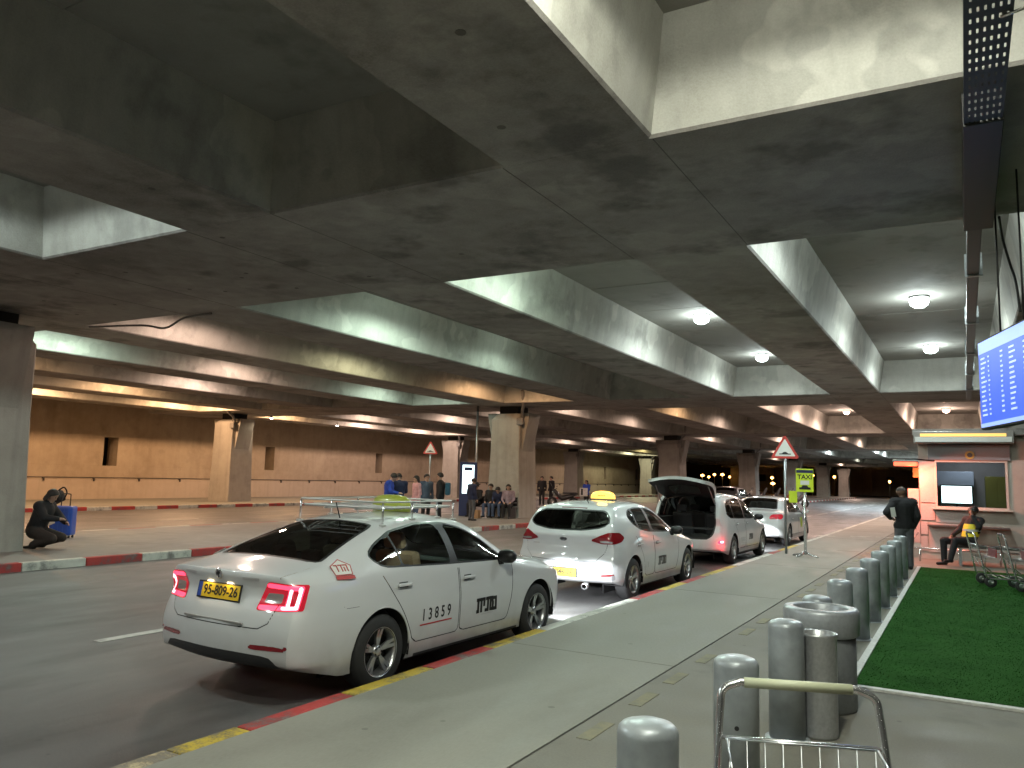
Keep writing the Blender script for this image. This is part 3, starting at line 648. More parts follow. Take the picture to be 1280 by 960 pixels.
# panels left of and below the window, each its own sheet
for (a, b_, c, d_) in ((1151, 577, 1169, 628), (1151, 630, 1169, 650), (1151, 652, 1160, 668), (1151, 670, 1160, 688), (1162, 655, 1200, 690), (1170, 640, 1212, 653)):
    p0, p1 = bp(a, d_), bp(c, b_); MB().box((p0.x+.006, -.028, p0.z+.006), (p1.x-.006, -.004, p1.z-.006), .006).build('panel', BTHP, booth)
p0, p1 = bp(1137, 678), bp(1150, 611)
MB().box((p0.x, -.05, p0.z), (xl-.004, .35, p1.z), .015).build('side_cabinet', BTHP, booth)
p0, p1 = bp(1160, 657), bp(1262, 652)
MB().box((p0.x, -.30, p0.z), (p1.x, -.03, p0.z+.04), .008).build('counter_ledge', pbr('dark ledge', (.09, .08, .075), .5), booth)
p0, p1 = bp(1160, 575), bp(1262, 556)
MB().box((p0.x, -.06, p0.z), (p1.x, -.004, p1.z), .01).build('name_board', pbr('grey board', (.20, .19, .20), .5), booth)
c = bp(1212, 569); MB().lathe([(.10, 0), (.10, .012)], n=24, axis='y', c=(c.x, -.075, c.z)).build('round_emblem', pbr('emblem ochre', (.42, .28, .06), .5), booth)
MB().lathe([(.055, 0), (.055, .01)], n=18, axis='y', c=(c.x, -.085, c.z)).build('emblem_centre', pbr('emblem dark', (.08, .07, .06), .5), booth)
# fascia light box
p0, p1 = bp(1143, 555), bp(1266, 541)
fx = MB().box((p0.x, -.42, p0.z), (p1.x, -.06, p1.z+.02), .015).build('light_box', pbr('light box case', (.24, .22, .20), .4), booth)
MB().box((p0.x+.04, -.45, p0.z+.03), (p1.x-.04, -.421, p0.z+.15)).build('tube_cover', pbr('tube cover', (.62, .62, .58), .4), fx)
MB().box((p0.x+.15, -.445, p0.z+.16), (p1.x-.15, -.421, p0.z+.23)).build('lit_strip', glow('amber strip', (1.0, .62, .16), .9), fx)
# things inside the booth
mon = empty('monitor', (bp(1194, 613).x+.02, BY+.75, zw0-.10)); mon.scale = (.76, 1, .80); tag(mon, 'glowing white monitor behind the booth window', 'monitor')
MB().box((-.47, 0, .18), (.47, .05, .78), .012).build('bezel', BLACK, mon)
MB().box((-.43, -.006, .22), (.43, -.001, .74)).build('screen', glow('monitor screen', (.80, .97, 1.0), 5.0), mon)
MB().box((-.04, .02, .0), (.04, .05, .2)).build('stand', BLACK, mon); MB().box((-.18, -.08, -.01), (.18, .1, .01)).build('foot', BLACK, mon)
dk = MB().box((xl+.2, BY+.4, .70), (XRb-.2, BY+1.1, zw0-.13), .01).build('booth_desk', pbr('desk grey', (.25, .25, .24), .5)); tag(dk, 'grey desk inside the booth below the window', 'desk')
cab = empty('filing_cabinet', (.72, BY+2.5, 0)); cab.scale = (.6, 1, 1.02); tag(cab, 'olive yellow cabinet at the back of the booth', 'cabinet')
MB().box((-.45, 0, .04), (.45, .45, 2.0), .015).build('carcass', pbr('olive cabinet', (.22, .19, .03), .5), cab); MB().box((.003, -.012, .1), (.43, -.001, 1.95), .004).build('door', pbr('olive cabinet', (.22, .19, .03), .5), cab); MB().box((-.43, -.012, .1), (-.003, -.001, 1.95), .004).build('door', pbr('olive cabinet', (.22, .19, .03), .5), cab)
lp = empty('booth_lamp', (.1, BY+1.7, 2.8)); tag(lp, 'small bluish lamp inside the booth seen through the window', 'lamp')
MB().lathe([(.12, .1), (.12, .02)], n=16).build('housing', BLACK, lp); MB().lathe([(.11, .02), (.05, -.02), (.01, -.025)], n=16).build('bulb', glow('booth bulb', (.55, .7, 1), 10), lp)
link('lamp_light', lamp_data((.75, .82, 1.0), 30.0), lp, (0, 0, -.12))
ro = MB().box((-.85, BY+2.2, 1.75), (.2, BY+2.7, 2.15), .02).build('air_conditioner', pbr('ac white', (.45, .47, .50), .4)); tag(ro, 'pale air conditioner on the back wall inside the booth', 'air conditioner')
# red lamp at the booth corner
deg_ = math.radians
b = aty(1132, 581, 21.3)
e = empty('red_lamp', (b.x, b.y, b.z)); tag(e, 'glowing red orange lamp on a bracket left of the booth window', 'lamp')
MB().tube([(.6, .45, .12), (.2, .2, .14), (0, 0, .12)], .02, 8).build('bracket', BLACK, e)
MB().box((-.28, -.07, .07), (.28, .07, .12), .015).build('housing', HOUS, e)
MB().box((-.26, -.06, -.03), (.26, .06, .068), .03).build('lens', glow('red lamp lens', (1.0, .13, .06), 2.6), e)
ld = bpy.data.lights.new('red_lamp_light', 'SPOT'); ld.color = (1, .20, .11); ld.energy = 300; ld.spot_size = deg_(150); ld.spot_blend = .5; ld.shadow_soft_size = .12; o = link('lamp_light', ld, e, (0, -.12, -.10)); o.rotation_euler = Vector((.55, .35, -.75)).to_track_quat('-Z', 'Y').to_euler()
e = empty('litter_box', (aty(1147, 560, 21.6).x, 22.4, 0)); tag(e, 'orange notice plate on a post behind the standing man', 'notice')
MB().tube([(0, 0, 0), (0, 0, 2.25)], .03, 8).build('post', GALV, e); MB().box((-.16, -.05, 1.95), (.16, -.03, 2.2), .01).build('plate', pbr('orange plate', (.55, .24, .04), .5), e)
e.name = 'notice_post'
# low rail and bench before the booth
e = empty('low_rail', (0, 20.95, 0)); tag(e, 'low steel rail running along the front of the booth', 'rail')
x0, x1 = aty(1141, 695, 20.95).x, 2.4
MB().tube([(x0, 0, .30), (x1, 0, .30)], .025, 8).build('bar', CHROME, e)
for k in range(5): MB().tube([(x0+.15+k*.8, 0, -.02), (x0+.15+k*.8, 0, .30)], .02, 8).build('post', CHROME, e)
MB().tube([(x0, 0, .30), (x0+.02, .25, .5), (x0+.1, .6, .62)], .02, 8).build('end_rail', CHROME, e)
e = empty('bench', (.0, 20.55, 0)); tag(e, 'dark low bench under the seated guard in the yellow vest', 'bench')
MB().box((-.25, -.22, .40), (1.3, .22, .46), .015).build('seat', pbr('bench dark', (.05, .045, .04), .6), e)
for x in (-.15, 1.2): MB().box((x-.03, -.2, .0), (x+.03, .2, .4)).build('leg', GALV, e)
# ------------------------------------------------------------------ suitcase by the left column
b = at(77, 672); e = empty('suitcase', (b.x, b.y, .0), math.radians(35)); tag(e, 'bright blue hard suitcase standing beside the crouching person', 'suitcase')
SUIT = pbr('blue suitcase', (.02, .09, .50), .35, coat=.3)
MB().box((-.25, -.15, .06), (.25, .15, .74), .05).build('shell', SUIT, e)
for k in range(4): MB().box((-.19+k*.11, -.156, .12), (-.15+k*.11, -.149, .68), .002).build('rib', SUIT, e)
for x in (-.2, .2):
    for y in (-.1, .1): MB().lathe([(.03, -.015), (.03, .015)], n=12, axis='x', c=(x, y, .03)).build('wheel', RUBBER, e)
MB().tube(smooth_path([(-.1, .06, .73), (-.1, .06, .98), (-.08, .06, 1.02), (.08, .06, 1.02), (.1, .06, .98), (.1, .06, .73)], 3), .012, 6).build('pull_handle', BLACK, e)
MB().box((-.02, -.162, .36), (.20, -.156, .44), 0, Matrix.Rotation(math.radians(-25), 4, 'Y') @ Matrix.Translation((-.15, 0, .0))).build('tag_strip', SIGNW, e)
# ------------------------------------------------------------------ seats at the second column
e = empty('waiting_bench', (-17.2, 28.45, 0)); tag(e, 'dark metal waiting bench at the foot of the median column', 'bench')
DM = pbr('dark metal', (.03, .03, .032), .45, .5)
MB().box((-1.1, -.22, .42), (1.1, .22, .46), .01).build('seat', DM, e); MB().box((-1.1, .2, .5), (1.1, .24, .86), .01).build('backrest', DM, e)
for x in (-1.0, 0, 1.0): MB().box((x-.025, -.2, 0), (x+.025, .22, .42)).build('leg', DM, e)
for x in (-1.08, 1.08): MB().tube([(x, .2, .64), (x, -.2, .64), (x, -.2, .44)], .02, 6).build('armrest', DM, e)
b = at(596, 648); bag = MB().box((b.x-.18, b.y-.12, 0), (b.x+.12, b.y+.1, .34), .03).build('paper_bag', pbr('brown bag', (.30, .19, .10), .7)); tag(bag, 'small brown bag on the ground in front of the seated people', 'bag')
# litter at the kerb
lt = MB().tube(smooth_path([(-4.62, 3.02, ROADZ+.02), (-4.50, 3.10, ROADZ+.03), (-4.36, 3.22, ROADZ+.02)], 3), .02, 6, r2=.008).build('litter', pbr('litter grey', (.4, .4, .4), .5, var=.3)); tag(lt, 'crumpled scrap of grey litter in the gutter behind the near taxi', 'litter')
# ------------------------------------------------------------------ cars: a lofted body that is cut into panels, panes and lamps
from mathutils.bvhtree import BVHTree
def pchip(tab):
    X = np.array([t[0] for t in tab], float); Y = np.array([t[1] for t in tab], float)
    h = np.diff(X); d = np.diff(Y)/h; m = np.zeros_like(Y); m[0], m[-1] = d[0], d[-1]
    for i in range(1, len(X)-1):
        if d[i-1]*d[i] > 0: w1, w2 = 2*h[i]+h[i-1], h[i]+2*h[i-1]; m[i] = (w1+w2)/(w1/d[i-1]+w2/d[i])
    def f(x):
        x = np.clip(np.asarray(x, float), X[0], X[-1]); k = np.clip(np.searchsorted(X, x)-1, 0, len(X)-2); t = (x-X[k])/h[k]
        return (1+2*t)*(1-t)**2*Y[k]+t*(1-t)**2*h[k]*m[k]+t*t*(3-2*t)*Y[k+1]+t*t*(t-1)*h[k]*m[k+1]
    return f
def sdf_poly(P, poly):
    poly = np.array(poly, float); d = np.full(len(P), 1e9); ins = np.zeros(len(P), bool)
    for a, b in zip(poly, np.roll(poly, -1, 0)):
        e = b-a; w_ = P-a; t = np.clip((w_ @ e)/(e @ e), 0, 1); d = np.minimum(d, np.linalg.norm(w_-t[:, None]*e, axis=1))
        c = (a[1] > P[:, 1]) != (b[1] > P[:, 1])
        with np.errstate(divide='ignore', invalid='ignore'): xx = (b[0]-a[0])*(P[:, 1]-a[1])/(b[1]-a[1])+a[0]
        ins ^= c & (P[:, 0] < xx)
    return np.where(ins, -d, d)
def sdf_line(P, pts, w_):
    d = np.full(len(P), 1e9)
    for a, b in zip(np.array(pts[:-1], float), np.array(pts[1:], float)):
        e = b-a; q = P-a; t = np.clip((q @ e)/(e @ e), 0, 1); d = np.minimum(d, np.linalg.norm(q-t[:, None]*e, axis=1))
    return d-w_
def rounded(poly, r=.04, n=4):
    out = []; P = [Vector(p) for p in poly]
    for i, p in enumerate(P):
        a, b = P[i-1]-p, P[(i+1) % len(P)]-p; k = min(r, a.length*.45, b.length*.45); A, B = p+a.normalized()*k, p+b.normalized()*k
        for j in range(n+1): t = j/n; out.append(tuple(A*(1-t)**2+p*2*t*(1-t)+B*t*t))
    return out
SEG = [4, 4, 9, 3, 4, 4, 5, 3]
class Shell:
    def __init__(s, S):
        f = {k: pchip(S[k]) for k in ('zt', 'wr', 'drop', 'zb', 'wb', 'w')}
        ys = np.array(S['ys']); zr, xm = S['rows'], S['xmul']; y0, y1 = ys[0], ys[-1]
        rdy, fdy = np.array(S['rear_dy']), np.array(S['front_dy'])
        secs = []
        for y in ys:
            kr = max(0, 1-(y-y0)/.45)**1.6; kf = max(0, 1-(y1-y)/.45)**1.6
            zt, wr, dr, zb, wb, w_ = (float(f[k](y)) for k in ('zt', 'wr', 'drop', 'zb', 'wb', 'w'))
            zs = zr[-1]+S['tuck'][0]*kr**.5+S['tuck'][1]*kf**.5
            C = [(0, zt), (.52*wr, zt-.22*dr), (wr, zt-dr), (wb, zb)]+[(w_*m_, min(z_, zb-.04*(i_ == 0)) if i_ < 4 else zs) for i_, (z_, m_) in enumerate(zip(zr, xm))]
            C = np.array([(x, y+rdy[i]*kr-fdy[i]*kf, z) for i, (x, z) in enumerate(C)])
            fx = np.clip(C[:, 0]/wb, 0, 1); fx[4:] = 1
            t = np.concatenate([[0], np.cumsum(np.maximum(np.linalg.norm(np.diff(C[:, [0, 2]], axis=0), axis=1), 1e-4))])
            tt = np.concatenate([np.linspace(t[i], t[i+1], SEG[i]+1)[:-1] for i in range(8)]+[[t[-1]]])
            P = np.stack([pchip(list(zip(t, C[:, j])))(tt) for j in range(3)], 1)
            nb_ = sum(SEG[:3]); fr = np.clip(P[:nb_+1, 0]/P[nb_, 0], 0, 1)
            P[:nb_+1, 1] += (-S['bulge'][0]*kr+S['bulge'][1]*kf)*(1-fr**2)
            secs.append(P)
        secs = np.array(secs); n = secs.shape[1]; nb_ = sum(SEG[:3]); nt_ = SEG[0]+SEG[1]
        V, F, T = [], [], []
        for sgn in (1, -1):
            o = len(V); V += [(p[0]*sgn, p[1], p[2]) for sec in secs for p in sec]
            for i in range(len(ys)-1):
                for j in range(n-1):
                    q = (o+i*n+j, o+i*n+j+1, o+(i+1)*n+j+1, o+(i+1)*n+j)
                    F.append(q if sgn > 0 else q[::-1]); T.append('top' if j < nt_ else 'glassband' if j < nb_ else 'side')
            for end, sec, bl in (('rear', secs[0], -S['bulge'][0]), ('front', secs[-1], S['bulge'][1])):
                o = len(V); R = sec[nb_:]; Cc = sec[:nb_+1]; m_ = len(R)
                for j in range(m_):
                    sfrac = j/(m_-1)
                    for i in range(nb_+1):
                        fr = min(1, Cc[i, 0]/Cc[nb_, 0]); z = R[j, 2]+(Cc[i, 2]-Cc[nb_, 2])*(1-sfrac)
                        yb = R[j, 1]+bl*(1-fr**2)+(Cc[i, 1]-Cc[nb_, 1]-bl*(1-fr**2))*(1-sfrac)
                        V.append((fr*R[j, 0]*sgn, yb, z))
                for j in range(m_-1):
                    for i in range(nb_):
                        q = (o+j*(nb_+1)+i, o+j*(nb_+1)+i+1, o+(j+1)*(nb_+1)+i+1, o+(j+1)*(nb_+1)+i)
                        flip = (sgn > 0) == (end == 'rear'); F.append(q[::-1] if flip else q); T.append(end)
        # merge, triangulate
        key, idx, VV = {}, [], []
        for v in V:
            k = tuple(int(round(c*4000)) for c in v)
            if k not in key: key[k] = len(VV); VV.append(v)
            idx.append(key[k])
        s.V = [np.array(v) for v in VV]; s.T, s.tag = [], []
        for q, tg in zip(F, T):
            a, b, c, d = (idx[k] for k in q)
            for tri in ((a, b, c), (a, c, d)):
                if len(set(tri)) == 3: s.T.append(tri); s.tag.append(tg)
        s.origin = list(s.tag)
        A = np.array(s.V); N = np.zeros_like(A)
        for tri in s.T:
            nn = np.cross(A[tri[1]]-A[tri[0]], A[tri[2]]-A[tri[0]]); 
            for k in tri: N[k] += nn
        N /= np.maximum(np.linalg.norm(N, axis=1), 1e-9)[:, None]; s.N = list(N)
        s.bvh = BVHTree.FromPolygons([tuple(v) for v in s.V], s.T)
    def clip(s, tags, fn, new, side=0, org=None):
        """triangles of the given tags where fn < 0 become tag `new` (None drops them)"""
        A = np.array(s.V); D = fn(A); D = np.where(np.abs(D) < 1e-6, 1e-6, D)
        oT, oG, oO, cut = [], [], [], {}
        def mid(i, j):
            k = (min(i, j), max(i, j))
            if k not in cut:
                t = D[k[0]]/(D[k[0]]-D[k[1]]); cut[k] = len(s.V); s.V.append(s.V[k[0]]*(1-t)+s.V[k[1]]*t)
                nn = s.N[k[0]]*(1-t)+s.N[k[1]]*t; s.N.append(nn/max(np.linalg.norm(nn), 1e-9))
            return cut[k]
        def put(t, g, o_):
            if g is not None: oT.append(t); oG.append(g); oO.append(o_)
        for tri, g, og in zip(s.T, s.tag, s.origin):
            if g not in tags or (org and og not in org) or (side and np.sign(A[tri[0]][0]+A[tri[1]][0]+A[tri[2]][0]) != side): oT.append(tri); oG.append(g); oO.append(og); continue
            ng = [D[k] < 0 for k in tri]; c = sum(ng)
            if c == 0: put(tri, g, og)
            elif c == 3: put(tri, new, og)
            else:
                odd = ng.index(True) if c == 1 else ng.index(False)
                a, b, d = tri[odd], tri[(odd+1) % 3], tri[(odd+2) % 3]; ab, ad = mid(a, b), mid(a, d)
                one, two = (new, g) if c == 1 else (g, new)
                put((a, ab, ad), one, og); put((ab, b, d), two, og); put((ab, d, ad), two, og)
        s.T, s.tag, s.origin = oT, oG, oO
    def refine(s, fn, times=2):
        """quarter the triangles that reach into fn < 0, so that thin shapes cut cleanly"""
        for _ in range(times):
            A = np.array(s.V); D = fn(A); oT, oG, oO, md = [], [], [], {}
            def mid(i, j):
                k = (min(i, j), max(i, j))
                if k not in md:
                    md[k] = len(s.V); s.V.append((s.V[i]+s.V[j])/2); nn = s.N[i]+s.N[j]; s.N.append(nn/max(np.linalg.norm(nn), 1e-9))
                return md[k]
            for tri, g, og in zip(s.T, s.tag, s.origin):
                if min(D[k] for k in tri) > 0: oT.append(tri); oG.append(g); oO.append(og); continue
                a, b, c = tri; ab, bc, ca = mid(a, b), mid(b, c), mid(c, a)
                for t in ((a, ab, ca), (ab, b, bc), (ca, bc, c), (ab, bc, ca)): oT.append(t); oG.append(g); oO.append(og)
            s.T, s.tag, s.origin = oT, oG, oO
    def part(s, tag_, name, mat, parent, side=0, off=0.0, yr=None):
        A = s.V; used, vs, ns, fs = {}, [], [], []
        for tri, g in zip(s.T, s.tag):
            if g != tag_: continue
            if side and np.sign(A[tri[0]][0]+A[tri[1]][0]+A[tri[2]][0]) != side: continue
            if yr and not (yr[0] <= A[tri[0]][1] < yr[1]): continue
            f = []
            for k in tri:
                if k not in used: used[k] = len(vs); vs.append(tuple(A[k]+s.N[k]*off)); ns.append(tuple(s.N[k]))
                f.append(used[k])
            fs.append(tuple(f))
        if not fs: return None
        me = bpy.data.meshes.new(name); me.from_pydata(vs, [], fs); me.update(); me.polygons.foreach_set('use_smooth', [True]*len(fs)); me.materials.append(mat)
        try: me.normals_split_custom_set_from_vertices(ns)
        except Exception: pass
        return link(name, me, parent)
    def hit(s, o, d):
        r = s.bvh.ray_cast(Vector(o), Vector(d)); return r[0], r[1]
    def frame(s, o, d, up=(0, 0, 1)):
        """placement matrix on the skin: local z = outward normal, y = up"""
        p, n = s.hit(o, d); n = n if n.dot(Vector(d)) < 0 else -n
        u = (Vector(up)-n*n.dot(Vector(up))).normalized(); x = u.cross(n)
        return Matrix(((x.x, u.x, n.x, p.x), (x.y, u.y, n.y, p.y), (x.z, u.z, n.z, p.z), (0, 0, 0, 1)))
SIDE = lambda A: np.stack([A[:, 1], A[:, 2]], 1)
PLAN = lambda A: np.stack([np.abs(A[:, 0]), A[:, 1]], 1)
BACK = lambda A: np.stack([np.abs(A[:, 0]), A[:, 2]], 1)
DIAG = lambda A: np.stack([.75*np.abs(A[:, 0])+.66*A[:, 1], A[:, 2]], 1)
def carpaint(name, col, rough=.25):
    if name in MATS: return MATS[name]
    m, t, b = _new(name); b.inputs['Base Color'].default_value = (*col, 1); b.inputs['Roughness'].default_value = .42
    b.inputs['Coat Weight'].default_value = 1.0; b.inputs['Coat Roughness'].default_value = .05
    N = t.nodes.new; L = t.links.new; g = N('ShaderNodeTexCoord'); n = N('ShaderNodeTexNoise'); n.inputs['Scale'].default_value = 3; n.inputs['Detail'].default_value = 7; L(g.outputs['Object'], n.inputs['Vector'])
    r = N('ShaderNodeMapRange'); r.inputs[1].default_value = .35; r.inputs[2].default_value = .7; r.inputs[3].default_value = .03; r.inputs[4].default_value = .11
    L(n.outputs['Fac'], r.inputs[0]); L(r.outputs[0], b.inputs['Coat Roughness'])
    sp = N('ShaderNodeSeparateXYZ'); L(g.outputs['Object'], sp.inputs[0]); zz = N('ShaderNodeMapRange'); zz.inputs[1].default_value = .62; zz.inputs[2].default_value = .22; L(sp.outputs[2], zz.inputs[0])   # road dirt thrown up on the sills
    n2 = N('ShaderNodeTexNoise'); n2.inputs['Scale'].default_value = 6; n2.inputs['Detail'].default_value = 5; L(g.outputs['Object'], n2.inputs['Vector']); mu = N('ShaderNodeMath'); mu.operation = 'MULTIPLY'; L(zz.outputs[0], mu.inputs[0]); L(n2.outputs['Fac'], mu.inputs[1])
    m2 = N('ShaderNodeMath'); m2.operation = 'MULTIPLY'; m2.inputs[1].default_value = .75; m2.use_clamp = True; L(mu.outputs[0], m2.inputs[0])
    mx = N('ShaderNodeMix'); mx.data_type = 'RGBA'; L(m2.outputs[0], mx.inputs[0]); mx.inputs[6].default_value = (*col, 1); mx.inputs[7].default_value = (.20, .18, .155, 1); L(mx.outputs[2], b.inputs['Base Color'])
    MATS[name] = m; return m
PAINT = carpaint('white car paint', (.60, .615, .625))
CGLASS = pane_mat('car side glass', (.86, .92, .88)); DGLASS = pane_mat('car rear glass', (.07, .085, .08))
TRIM = pbr('black trim', (.008, .008, .009), .45); PLAST = pbr('black plastic', (.018, .018, .019), .55)
SEAM = pbr('panel gap', (.02, .02, .02), .8); TYRE = pbr('tyre', (.018, .018, .018), .75, bump=.2, bscale=60)
ALLOY = pbr('alloy rim', (.50, .51, .52), .28, .85); DARKW = pbr('wheel well', (.006, .006, .006), .9)
REDL = pbr('dark red lens', (.22, .006, .012), .12, coat=1.0); REDG = glow('lit red lamp', (1.0, .05, .11), 2.4); PINKG = glow('lit lamp core', (1.0, .42, .46), 3.2)
REDDIM = pbr('red lens faint', (.30, .008, .02), .12, coat=1.0, emit=(1, .03, .06), estr=.35)
CLEAR = pbr('clear lamp lens', (.35, .33, .32), .1, .3, coat=1.0); BEIGE = pbr('beige seat', (.50, .38, .25), .75); DSEAT = pbr('dark seat', (.025, .025, .027), .8)
PLATE = pbr('yellow plate', (.62, .42, .02), .45); PLATETXT = pbr('plate black', (.01, .01, .01), .5)
def car_wheel(parent, x, y, r, sgn, spokes=5):
    c = (0, 0, 0); wd = .105
    tw = MB().lathe([(r*.62, -wd*.95), (r*.72, -wd), (r*.93, -wd*.92), (r*.99, -wd*.7), (r, -wd*.35), (r, wd*.35), (r*.99, wd*.7), (r*.93, wd*.92), (r*.72, wd), (r*.62, wd*.95)], n=40, axis='x', caps=(False, False)).build('wheel', TYRE, parent, (x, y, r))
    rm = MB(); R = r*.64
    rm.lathe([(R, -wd*.9), (R*.93, -wd*.5), (R*.93, wd*.6), (R, wd*.97), (R*1.03, wd*.98)], n=40, axis='x', caps=(False, False))
    rm.lathe([(R*.28, wd*.25), (R*.26, wd*.62), (R*.14, wd*.70), (.004, wd*.70)], n=20, axis='x')
    for k in range(spokes):
        a = 2*math.pi*k/spokes+.3
        for da in (-.13, .13):
            def pt(rad, ang, h): return (h, rad*math.cos(ang), rad*math.sin(ang))
            q = []
            for (rad, ww, h) in ((R*.2, .16, wd*.60), (R*.6, .135, wd*.66), (R*.96, .12, wd*.86)):
                an_ = a+da*(.6+.4*rad/R); dn = ww*R*1.15/max(rad, R*.35)*.5
                q.append([pt(rad, an_-dn, h), pt(rad, an_+dn, h), pt(rad, an_+dn*.7, h-.03), pt(rad, an_-dn*.7, h-.03)])
            rm.ring(q, smooth=False)
    ro = rm.build('rim', ALLOY, tw)
    MB().lathe([(R*.93, -wd*.1), (.01, -wd*.1)], n=24, axis='x', caps=(False, True)).build('brake_disc', pbr('brake dark', (.02, .02, .02), .5, .3), tw)
    for k in range(5):
        a = 2*math.pi*k/5; MB().lathe([(.011, wd*.62), (.011, wd*.69)], n=8, axis='x', c=(0, R*.17*math.cos(a), R*.17*math.sin(a))).build('wheel_bolt', PLAST, ro)
    if sgn < 0: tw.rotation_euler.z = math.pi
    return tw
def seat(parent, x, y, z, mat, w_=.25):
    s = MB(); s.box((x-w_, y, z), (x+w_, y+.5, z+.16), .05)
    M = Matrix.Translation((x, y+.02, z+.12)) @ Matrix.Rotation(math.radians(14), 4, 'X'); s.box((-w_, -.09, 0), (w_, .05, .60), .06, M)
    o = s.build('seat', mat, parent)
    M2 = M @ Matrix.Translation((0, -.02, .62)); MB().box((-.12, -.06, .01), (.12, .03, .17), .04, M2).build('headrest', mat, o)
def mirror(parent, p, sgn, mat):
    m = MB(); x = sgn
    def el(dx, s): return [(p[0]+x*dx, p[1]+s*.07*math.cos(a)-.02*dx*0, p[2]+s*.075*math.sin(a)) for a in np.linspace(0, 2*math.pi, 14, endpoint=False)]
    m.ring([el(0, .5), el(.03, .85), el(.09, 1.0), el(.16, .92), el(.20, .6), el(.21, .2)])
    o = recalc(m.build('door_mirror', mat, parent))
    MB().box((min(p[0]-x*.06, p[0]+x*.05), p[1]-.03, p[2]-.09), (max(p[0]-x*.06, p[0]+x*.05), p[1]+.03, p[2]-.02), .01).build('mirror_foot', TRIM, o)
def strokes(lines, th, M, parent, name, mat, h=.0025):
    """flat lettering from polylines of given thickness; M maps (x, y) to the surface"""
    m = MB()
    for a, b in lines:
        a, b = Vector(a), Vector(b); d = (b-a).normalized(); n = Vector((-d.y, d.x))*th/2; a2, b2 = a-d*th*.45, b+d*th*.45
        m.prism([tuple(a2-n), tuple(b2-n), tuple(b2+n), tuple(a2+n)], h, M)
    return m.build(name, mat, parent)
TAXI_HEB = [  # mem, vav, nun, yod, tav as drawn shapes, right to left, unit height 1
    [(0, 0), (.20, 0), (.20, .82), (.95, .82)], ]
def hebrew(word, M, parent, mat, h, th, name='lettering'):
    G = {'m': (.75, [((.0, 0), (.12, 0)), ((.12, 0), (.12, .5)), ((.12, .5), (.0, 1)), ((.12, .95), (.6, .95)), ((.6, .95), (.65, 0)), ((.65, 0), (.36, 0))]),
         'v': (.3, [((.18, 0), (.18, 1)), ((.18, 1), (.02, 1))]),
         'n': (.45, [((.0, 0), (.34, 0)), ((.34, 0), (.34, 1)), ((.34, 1), (.14, 1))]),
         'y': (.3, [((.18, .5), (.18, 1)), ((.18, 1), (.04, 1))]),
         't': (.75, [((.0, 0), (.14, 0)), ((.14, 0), (.14, 1)), ((.0, 1), (.62, 1)), ((.62, 1), (.62, 0))]),
         'h': (.72, [((.12, 0), (.12, .6)), ((.0, 1), (.6, 1)), ((.6, 1), (.6, 0))]),
         'd': (.6, [((.0, 1), (.52, 1)), ((.42, 1), (.42, 0))]),
         'r': (.6, [((.0, 1), (.4, 1)), ((.4, 1), (.44, .8)), ((.44, .8), (.44, 0))])}
    x = 0; L_ = []
    for ch in reversed(word):
        wd, st = G[ch]; L_ += [((x+a[0])*h, a[1]*h, (x+b[0])*h, b[1]*h) for a, b in st]; x += wd+.14
    tot = (x-.14)*h
    return strokes([((a-tot/2, b-h/2), (c-tot/2, d-h/2)) for a, b, c, d in L_], th, M, parent, name, mat)
